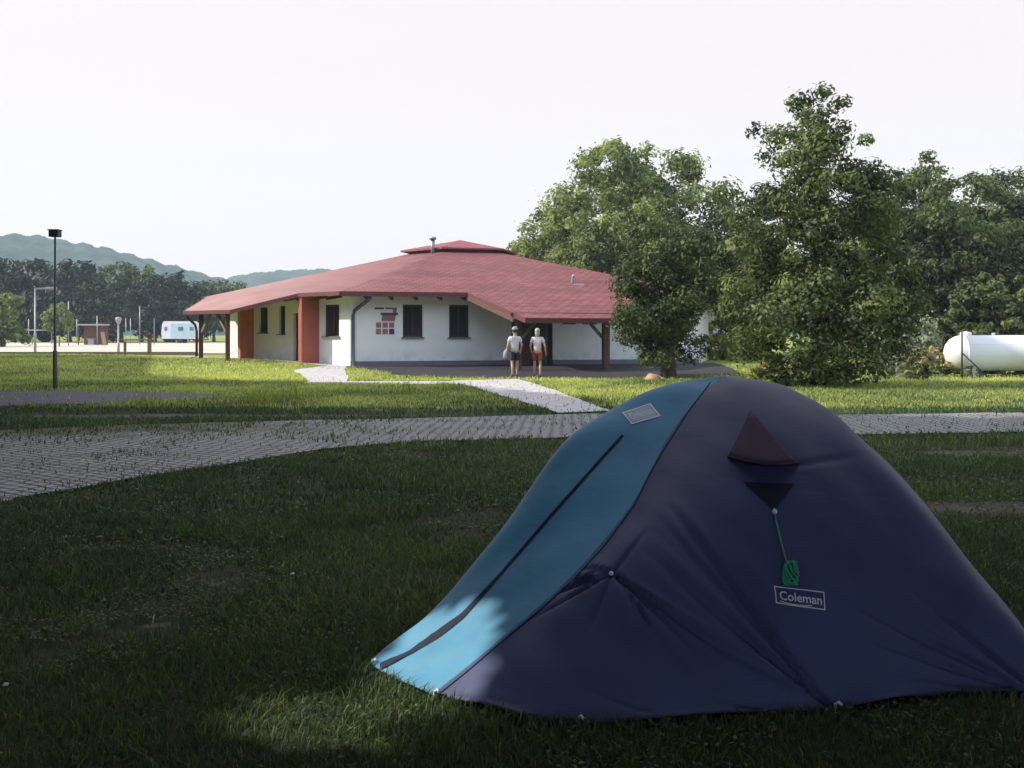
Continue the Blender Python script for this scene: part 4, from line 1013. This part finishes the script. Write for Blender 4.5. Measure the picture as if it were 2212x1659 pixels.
def seg_disp(P, Nn, items):
    D = np.zeros(P.shape[:2])
    for pts, amp, sg in items:
        best = np.full(P.shape[:2], 9.0); T = np.zeros(P.shape[:2]); n = len(pts)-1
        for k in range(n):
            A_, B_ = np.array(pts[k]), np.array(pts[k+1]); ab = B_-A_; t = np.clip(((P-A_)@ab)/(ab@ab), 0, 1)
            d = np.linalg.norm(P-(A_+t[..., None]*ab), axis=-1); m = d < best; best[m] = d[m]; T[m] = ((k+t)/n)[m]
        s_ = sg*(1.35-.6*T); D += 2.3*amp*np.exp(-(best/s_)**2)*np.clip(T*1.6, 0, 1)**.8*np.clip((1-T)*14+.35, 0, 1)
    return P+Nn*D[..., None]
its = []
for (a, b, amp, sg) in folds:
    pts = [hit(T0, a[0]+(b[0]-a[0])*t, a[1]+(b[1]-a[1])*t) for t in np.linspace(0, 1, 7)]
    pts = [p[0] for p in pts if p]
    if len(pts) > 2: its.append((pts, amp, sg))
NS = grid_normals(PS); edge = np.ones(PS.shape[:2]); edge[:3] = 0
PS2 = seg_disp(PS, NS, its); w_ = np.clip(np.arange(PS.shape[0])/14, 0, 1)[:, None, None]; PS2 = PS*(1-w_)+PS2*w_
rip = .004*np.sin(PS[..., 0]*19+PS[..., 2]*8)*np.sin(PS[..., 2]*11+PS[..., 1]*5)
PS2 += NS*(rip*w_[..., 0])[..., None]
ND = grid_normals(PD); wd = np.sin(np.linspace(0, np.pi, PD.shape[0]))[:, None]
dr_ = .006*np.sin(PD[..., 0]*6+PD[..., 1]*21)*wd+.010*np.sin(PD[..., 1]*30+PD[..., 0]*13)*wd*sm(.35, .02, PD[..., 2])
PD2 = PD+ND*dr_[..., None]
# the hem lifts a little between the pegs
for P_ in (PS2,):
    P_[..., 2] = np.maximum(P_[..., 2], .006)
    k = np.sin(np.arange(P_.shape[0])/58*math.pi)**2*.022; P_[:, -1, 2] += k; P_[:, -2, 2] += k*.7
T1 = bvh([PD2, PS2])
tent = empty('dome_tent', (TA[0], TA[1], 0)); TO = np.array([TA[0], TA[1], 0])
tag(tent, 'navy blue dome tent with a zipped sloping door pitched on the shaded lawn', 'tent')
dp_ = link('door_panel', np_mesh('door_panel', (PD2-TO).reshape(-1, 3), grid_faces(PD2), smooth=True), M['fly_lit'], tent); dp_['label'] = 'sloping door panel of the same cloth, sunlight painted in as lighter blue'
sp_ = link('side_panel', np_mesh('side_panel', (PS2-TO).reshape(-1, 3), grid_faces(PS2), smooth=True), M['fly_shaded'], tent); sp_['label'] = 'wall panel of the same cloth in its darker shaded tone'
for o in (dp_, sp_):
    so_ = o.modifiers.new('cloth', 'SOLIDIFY'); so_.thickness = .002; so_.offset = -1
def tpart(name, verts, faces, mat, parent=None, smooth=False):
    mb = MB(); mb.add([Vector(v)-Vector(TO) for v in verts], faces, smooth); return mb.build(name, M[mat], parent or tent)
def ribbon(name, path, widths, mat, off=.004, parent=None, n=90):
    """a strip of cloth or tape lying on the tent, through measured points"""
    path = np.array(path, float); L = np.concatenate([[0], np.cumsum(np.hypot(*np.diff(path, axis=0).T))]); t = np.linspace(0, L[-1], n)
    qx = np.interp(t, L, path[:, 0]); qy = np.interp(t, L, path[:, 1]); ww = np.interp(t, L, widths)
    H_ = [(hit(T1, x, y), w) for x, y, w in zip(qx, qy, ww)]; H_ = [(h[0], h[1], w) for h, w in H_ if h]
    vs = []; 
    for i, (p, nn, w) in enumerate(H_):
        d = (H_[min(i+2, len(H_)-1)][0]-H_[max(i-2, 0)][0]).normalized(); s = d.cross(nn).normalized()
        for sgn in (-1, 0, 1): vs.append(p+s*w*.5*sgn+nn*(off+(.004 if sgn == 0 else 0)))
    fs = []
    for i in range(len(H_)-1):
        for k in (0, 1): fs.append((i*3+k, i*3+k+1, i*3+4+k, i*3+3+k))
    return tpart(name, vs, fs, mat, parent, True)
ribbon('zip_flap', [(1345, 941), (1290, 1002), (1190, 1115), (1080, 1243), (1000, 1330), (945, 1372), (890, 1408), (822, 1440)], [.014, .016, .019, .025, .036, .056, .070, .05], 'navy_binding')
ribbon('seam', [(1535, 826), (1490, 885), (1440, 962), (1400, 1030), (1372, 1090), (1310, 1175), (1240, 1252), (1165, 1320), (1090, 1382), (1010, 1450), (945, 1502)], [.006]*11, 'navy_binding', .0012)
# label and logo printed on the cloth
def conform(p2, c, ex, ey, nn, off):
    out = []
    for u, v in p2:
        o = c+ex*u+ey*v+nn*.25
        h = T1.ray_cast(o, -nn)
        out.append((h[0] if h[0] else c+ex*u+ey*v)+nn*off)
    return out
def frame_at(px, py, tilt=0.0):
    c, nn = hit(T1, px, py)
    r = hit(T1, px+30, py+30*tilt)[0]; ex = (r-c); ex = (ex-nn*ex.dot(nn)).normalized(); ey = nn.cross(ex).normalized()
    if ey.z < 0: ey = -ey
    return c, ex, ey, nn
def text_patch(parent, c, ex, ey, nn, text, wid, hei, mat, slant=0.0, off=.004):
    cu = bpy.data.curves.new('lettering', 'FONT'); cu.body = text; cu.size = 1; cu.align_x = 'CENTER'; cu.align_y = 'CENTER'; cu.fill_mode = 'FRONT' if False else cu.fill_mode
    cu.resolution_u = 3; cu.offset = .012
    to = bpy.data.objects.new('lettering', cu); COL.objects.link(to)
    dg = bpy.context.evaluated_depsgraph_get(); me = bpy.data.meshes.new_from_object(to.evaluated_get(dg))
    co = np.array([v.co[:2] for v in me.vertices]); lo, hi = co.min(0), co.max(0); co = (co-(lo+hi)/2)/(hi-lo)*np.array([wid, hei])
    co[:, 0] += co[:, 1]*slant
    bpy.data.objects.remove(to); fs = [tuple(p.vertices) for p in me.polygons]
    vs = conform(co, c, ex, ey, nn, off); return tpart('lettering', vs, fs, mat, parent)
def rect_frame(c, ex, ey, nn, w, h, th, off=.004):
    vs, fs = [], []
    def quad(u0, v0, u1, v1):
        b = len(vs); k = 8 if (u1-u0) > (v1-v0) else 1; kk = 1 if k == 8 else 5
        for i in range(k+1):
            for j in range(kk+1): vs.append((u0+(u1-u0)*i/k, v0+(v1-v0)*j/kk))
        for i in range(k):
            for j in range(kk): fs.append(tuple(b+x for x in (i*(kk+1)+j, (i+1)*(kk+1)+j, (i+1)*(kk+1)+j+1, i*(kk+1)+j+1)))
    quad(-w/2, -h/2, w/2, -h/2+th); quad(-w/2, h/2-th, w/2, h/2); quad(-w/2, -h/2+th, -w/2+th, h/2-th); quad(w/2-th, -h/2+th, w/2, h/2-th)
    return conform(vs, c, ex, ey, nn, off), fs
c, ex, ey, nn = frame_at(1727, 1292, .12)
lab = tpart('label', *rect_frame(c, ex, ey, nn, .232, .082, .005), 'print_pale'); lab['label'] = 'framed lettering label on the navy wall'
text_patch(lab, c+ex*.004+ey*.001, ex, ey, nn, 'Coleman', .195, .042, 'print_pale')
tpart('underline', conform([(-.095+.15*i/8, -.030+.004*j-.006*math.sin(i/8*3)) for i in range(9) for j in (0, 1)], c, ex, ey, nn, .004), [(2*i, 2*i+2, 2*i+3, 2*i+1) for i in range(8)], 'print_pale', lab)
c, ex, ey, nn = frame_at(1385, 895, -.30)
lab2 = tpart('label', *rect_frame(c, ex, ey, nn, .17, .115, .010), 'print_pale'); lab2['label'] = 'pale framed logo near the top of the blue door panel'
gridp = [(-.072+.144*i/10, -.045+.09*j/6) for i in range(11) for j in range(7)]
tpart('patch', conform(gridp, c, ex, ey, nn, .0035), [(i*7+j, (i+1)*7+j, (i+1)*7+j+1, i*7+j+1) for i in range(10) for j in range(6)], 'patch_blue', lab2)
text_patch(lab2, c, ex, ey, nn, 'Coleman', .135, .055, 'print_pale', 0, .006)
# hooded vent
ap, an_ = hit(T1, 1622, 888); L_, ln = hit(T1, 1574, 992); R_, rn = hit(T1, 1722, 1000); mid_n = ((ln+rn)/2).normalized()
vs, fs = [], []; K = 18
for i in range(K+1):
    t = i/K; bulge = math.sin(math.pi*t); rx, ry = 1574+148*t, 988+14*t+26*bulge
    for j in range(9):
        s_ = j/8; h = hit(T1, 1622+(rx-1622)*s_, 888+(ry-888)*s_**.9); vs.append(h[0]+h[1]*(.006+.055*bulge*s_**1.3))
for i in range(K):
    for j in range(8): fs.append((i*9+j, (i+1)*9+j, (i+1)*9+j+1, i*9+j+1))
vh = tpart('vent_hood', vs, fs, 'vent_maroon', None, True); vh.modifiers.new('t', 'SOLIDIFY').thickness = .004
rim = MB(); rim.tube([Vector(vs[i*9+8])-Vector(TO) for i in range(K+1)], .008, 6); rim.build('hood_rim', M['navy_binding'], vh)
tri = [(1606, 1042), (1715, 1046), (1672, 1102)]
pts = [hit(T1, *p) for p in tri]; nsub = 8; vs = []; ids = {}
for i in range(nsub+1):
    for j in range(nsub+1-i):
        a_, b_ = i/nsub, j/nsub; x = tri[0][0]*(1-a_-b_)+tri[1][0]*a_+tri[2][0]*b_; y = tri[0][1]*(1-a_-b_)+tri[1][1]*a_+tri[2][1]*b_
        h = hit(T1, x, y); ids[i, j] = len(vs); vs.append(h[0]+h[1]*.005)
fs = [(ids[i, j], ids[i+1, j], ids[i, j+1]) for i in range(nsub) for j in range(nsub-i)]+[(ids[i+1, j], ids[i+1, j+1], ids[i, j+1]) for i in range(nsub) for j in range(nsub-i-1)]
tpart('guy_patch', vs, fs, 'navy_binding')
# guy line with toggle and a bundle of green cord
gl = [hit(T1, *p) for p in ((1671, 1100), (1674, 1125), (1683, 1165), (1694, 1205), (1703, 1232))]
gl = [h[0]+h[1]*.012-Vector(TO) for h in gl]
b = MB(); b.tube(gl, .0045, 6); gy_ = b.build('guy_line', M['cord_pale'], tent)
h = hit(T1, 1671, 1109); b = MB(); b.ball(h[0]+h[1]*.016-Vector(TO), .013, 2); b.build('toggle', M['white_paint'], gy_)
b = MB(); r_ = np.random.default_rng(5)
for k in range(7):
    pts = []
    for t in np.linspace(0, 2*math.pi, 14):
        x = 1704+13*math.cos(t+k)+r_.normal(0, 2.2); y = 1242+24*math.sin(t+k*.3)+r_.normal(0, 2.2); h = hit(T1, x, y); pts.append(h[0]+h[1]*(.012+.004*k)-Vector(TO))
    b.tube(pts, .0048, 6, False)
h0 = hit(T1, 1716, 1262); h1 = hit(T1, 1714, 1230); b.tube([h1[0]+h1[1]*.03-Vector(TO), h0[0]+h0[1]*.012-Vector(TO)], .005, 6)
b.build('cord_bundle', M['green_cord'], gy_)
# guy loop on the side
h = hit(T1, 1320, 1236); b = MB(); b.ball(h[0]+h[1]*.010-Vector(TO), .012, 2, (1, 1, .8)); b.build('guy_loop', M['print_pale'], tent)
# pegs
for px, py in ((1803, 1536), (1248, 1566), (940, 1508), (806, 1441), (2330, 1503)):
    x, y = G(px, py); b = MB(); v0 = Vector((x-TO[0], y-TO[1], 0))
    b.tube([v0+Vector((0, 0, -.08)), v0+Vector((.0, -.01, .035)), v0+Vector((.012, -.02, .045)), v0+Vector((.022, -.03, .034))], .0065, 7); b.build('peg', M['white_paint'], tent)
# ground sheet strip showing under the hem
fo = np.concatenate([PD2[:, -1, :2], PS2[:, -1, :2]]); cen = fo.mean(0); TFOOT = cen+(fo-cen)*1.0

# ------------------------------------------------------------------ grass
def inpoly(x, y, poly):
    x = np.asarray(x); y = np.asarray(y); c = np.zeros(x.shape, bool); px_, py_ = poly[:, 0], poly[:, 1]; j = len(poly)-1
    for i in range(len(poly)):
        k = ((py_[i] > y) != (py_[j] > y)) & (x < (px_[j]-px_[i])*(y-py_[i])/(py_[j]-py_[i]+1e-12)+px_[i]); c ^= k; j = i
    return c
def vnoise(x, y, s, seed):
    r = np.random.default_rng(seed); g = r.random((64, 64)); u = x/s+17.3; v = y/s+9.1
    i = np.floor(u).astype(int); j = np.floor(v).astype(int); fu, fv = u-i, v-j; fu = fu*fu*(3-2*fu); fv = fv*fv*(3-2*fv)
    a = g[i % 64, j % 64]; b = g[(i+1) % 64, j % 64]; c = g[i % 64, (j+1) % 64]; d = g[(i+1) % 64, (j+1) % 64]
    return (a*(1-fu)+b*fu)*(1-fv)+(c*(1-fu)+d*fu)*fv
def blades(x, y, h, w, r, lean=.5):
    n = len(x); z = hgt(x, y); a = r.uniform(0, 2*math.pi, n); dx, dy = np.cos(a), np.sin(a); b = a+r.uniform(-.8, .8, n)+math.pi/2
    lx, ly = np.cos(b)*h*lean*r.random(n)*1.6, np.sin(b)*h*lean*r.random(n)*1.6
    p0 = np.stack([x-dx*w, y-dy*w, z-.01], -1); p1 = np.stack([x+dx*w, y+dy*w, z-.01], -1)
    m0 = np.stack([x-dx*w*.8+lx*.35, y-dy*w*.8+ly*.35, z+h*.6], -1); m1 = np.stack([x+dx*w*.8+lx*.35, y+dy*w*.8+ly*.35, z+h*.6], -1)
    t0 = np.stack([x-dx*w*.12+lx, y-dy*w*.12+ly, z+h], -1); t1 = np.stack([x+dx*w*.12+lx, y+dy*w*.12+ly, z+h], -1)
    v = np.stack([p0, p1, m1, m0, t1, t0], 1).reshape(-1, 3); i = np.arange(n)[:, None]*6
    q = np.concatenate([i+np.array([[0, 1, 2, 3]]), i+np.array([[3, 2, 4, 5]])], 0); return v, q
def hw(y): return .4735*y+3.2
VS, QS, TS, off = [], [], [], 0
gr = np.random.default_rng(12)
def sow(y0, y1, n, h, w, lean=.6, tint=(.4, .2), where=None, mult=1.0):
    global off
    y = np.sqrt(gr.random(n)*(y1**2-y0**2)+y0**2); x = gr.uniform(-1, 1, n)*hw(y)
    keep = ~inpoly(x, y, TFOOT)
    for nm, poly in SURF:
        ins = inpoly(x, y, poly)
        if nm == 'road':
            over = vnoise(x, y, .5, 3)*.6+.40*sm(-1.5, -7, x)*sm(14.5, 18, y)+.15*sm(1, -3, x)
            p = np.clip((over-.40)*1.3, .05, .65); keep &= ~ins | (gr.random(n) < p)
        elif nm == 'side_terrace' or nm == 'terrace' or nm == 'sand_court': keep &= ~ins
        else: keep &= ~ins | (gr.random(n) < .03)
    keep &= ~((y > 43.0) & ((np.stack([x, y], -1)-C0)@N1 < .8) & ((np.stack([x, y], -1)-C0)@N2 < .8))
    keep &= gr.random(n) > soil(x, y)*1.25
    pt = vnoise(x, y, .9, 8)*.6+vnoise(x, y, .28, 9)*.4
    keep &= gr.random(n) < np.clip(pt*2.6-.35, .12, 1)
    if where is not None: keep &= where(x, y)
    x, y, pt = x[keep], y[keep], pt[keep]; m = len(x)
    hh = h*(.45+.8*gr.random(m))*(.55+.9*pt); ww = w*(.6+.8*gr.random(m))
    v, q = blades(x, y, hh, ww, gr, lean)
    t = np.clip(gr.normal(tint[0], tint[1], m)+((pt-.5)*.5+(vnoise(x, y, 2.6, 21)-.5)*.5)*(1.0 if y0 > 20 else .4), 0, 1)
    st = gr.random(m) < .02; t[st] = np.clip(t[st]+.25, 0, 1)
    VS.append(v); QS.append(q+off); TS.append(np.concatenate([t, t])); off += len(v)
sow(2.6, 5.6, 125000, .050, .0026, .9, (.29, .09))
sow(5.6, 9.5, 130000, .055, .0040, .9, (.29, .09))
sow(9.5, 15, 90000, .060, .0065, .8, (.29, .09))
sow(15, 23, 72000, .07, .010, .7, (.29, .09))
sow(23, 36, 145000, .085, .010, .9, (.60, .2))  # far blades tinted brighter: sunlight put into their colour
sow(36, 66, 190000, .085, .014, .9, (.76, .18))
def clover(y0, y1, n, size):
    global off
    y = np.sqrt(gr.random(n)*(y1**2-y0**2)+y0**2); x = gr.uniform(-1, 1, n)*hw(y)
    k = ~inpoly(x, y, TFOOT) & ~inpoly(x, y, SURF[0][1]) & (gr.random(n) < np.clip(vnoise(x, y, .45, 31)*3-1.15, 0.03, 1)); x, y = x[k], y[k]; m = len(x)
    nr = gr.normal(size=(m, 3))*.45+np.array([0, 0, 1.0])
    v, q = leaf_arrays(np.stack([x, y, hgt(x, y)+gr.uniform(.008, .035, m)], -1), nr, size, gr, .8)
    t = np.clip(gr.normal(.36, .09, m), 0, 1); VS.append(v); QS.append(q+off); TS.append(t); off += len(v)
clover(2.6, 8, 95000, .011); clover(8, 15, 52000, .018)
gm = np_mesh('grass', np.concatenate(VS), np.concatenate(QS), np.concatenate(TS))
tag(link('grass', gm, M['grass']), kind='stuff')
# ragged weeds on the strip behind the road and by the terrace
WG = 'weed tufts along the edge of the strip behind the road'
WX = [(545, 873), (562, 872), (590, 868), (612, 866), (640, 866), (310, 878), (700, 866), (880, 856), (960, 850), (1020, 852)]
wproto = None
for i, (px, py) in enumerate(WX):
    x, y = G(px, py)
    if wproto is None:
        n = 46; r = np.random.default_rng(3); bx = r.normal(0, .14, n); by = r.normal(0, .14, n)
        a = r.uniform(0, 6.28, n); hh = r.uniform(.18, .42, n); v = []
        dx, dy = np.cos(a)*.012, np.sin(a)*.012; lx, ly = r.normal(0, .1, n), r.normal(0, .1, n); z0 = np.zeros(n)-.02
        v = np.stack([np.stack([bx-dx, by-dy, z0], -1), np.stack([bx+dx, by+dy, z0], -1), np.stack([bx+dx*.2+lx, by+dy*.2+ly, hh], -1), np.stack([bx-dx*.2+lx, by-dy*.2+ly, hh], -1)], 1).reshape(-1, 3)
        wme = np_mesh('weed_tuft', v, np.arange(4*n).reshape(n, 4), r.random(n)); o = wproto = link('weed_tuft', wme, M['leaf_yellow'])
    else:
        o = wproto.copy(); COL.objects.link(o)
    o.location = (x, y, float(hgt(x, y))); o.rotation_euler = (0, 0, i*2.1); sc_ = .7+.5*((i*37) % 10)/10; o.scale = (sc_, sc_, sc_)
    tag(o, 'pale ragged weed tuft on the shaded grass strip between the road and the house', 'weeds', WG)
# bits of pale litter on the lawn
for px, py, lb in ((631, 1256, 'small pale scrap lying on the shaded lawn left of the tent'), (12, 1503, 'tiny pale scrap on the lawn at the left edge of the picture')):
    x, y = G(px, py); b = MB(); b.add([(-.014, -.004, .0), (.012, -.007, .003), (.016, .005, .011), (-.008, .008, .012), (0, 0, .010)], [(0, 1, 4), (1, 2, 4), (2, 3, 4), (3, 0, 4)])
    o = solid('scrap', b, 'cloth_white', lb, 'litter'); o.location = (x, y, .045)

# ------------------------------------------------------------------ the air
def haze_box():
    x0, x1, y0, y1, z0, z1 = -1100, 1100, -60, 1330, -3, 170
    b = MB(); b.add([(x0, y0, z0), (x1, y0, z0), (x1, y1, z0), (x0, y1, z0), (x0, y0, z1), (x1, y0, z1), (x1, y1, z1), (x0, y1, z1)],
                    [(3, 2, 1, 0), (4, 5, 6, 7), (0, 1, 5, 4), (1, 2, 6, 5), (2, 3, 7, 6), (3, 0, 4, 7)])
    m = bpy.data.materials.new('haze'); m.use_nodes = True; nt = m.node_tree; nt.nodes.remove(nt.nodes['Principled BSDF'])
    v = nt.nodes.new('ShaderNodeVolumePrincipled'); v.inputs['Color'].default_value = (.66, .82, 1.0, 1); v.inputs['Density'].default_value = HAZE; v.inputs['Anisotropy'].default_value = .1
    nt.links.new(v.outputs[0], nt.nodes['Material Output'].inputs['Volume'])
    o = b.build('haze', m); tag(o, kind='stuff')
HAZE = .00041
haze_box()
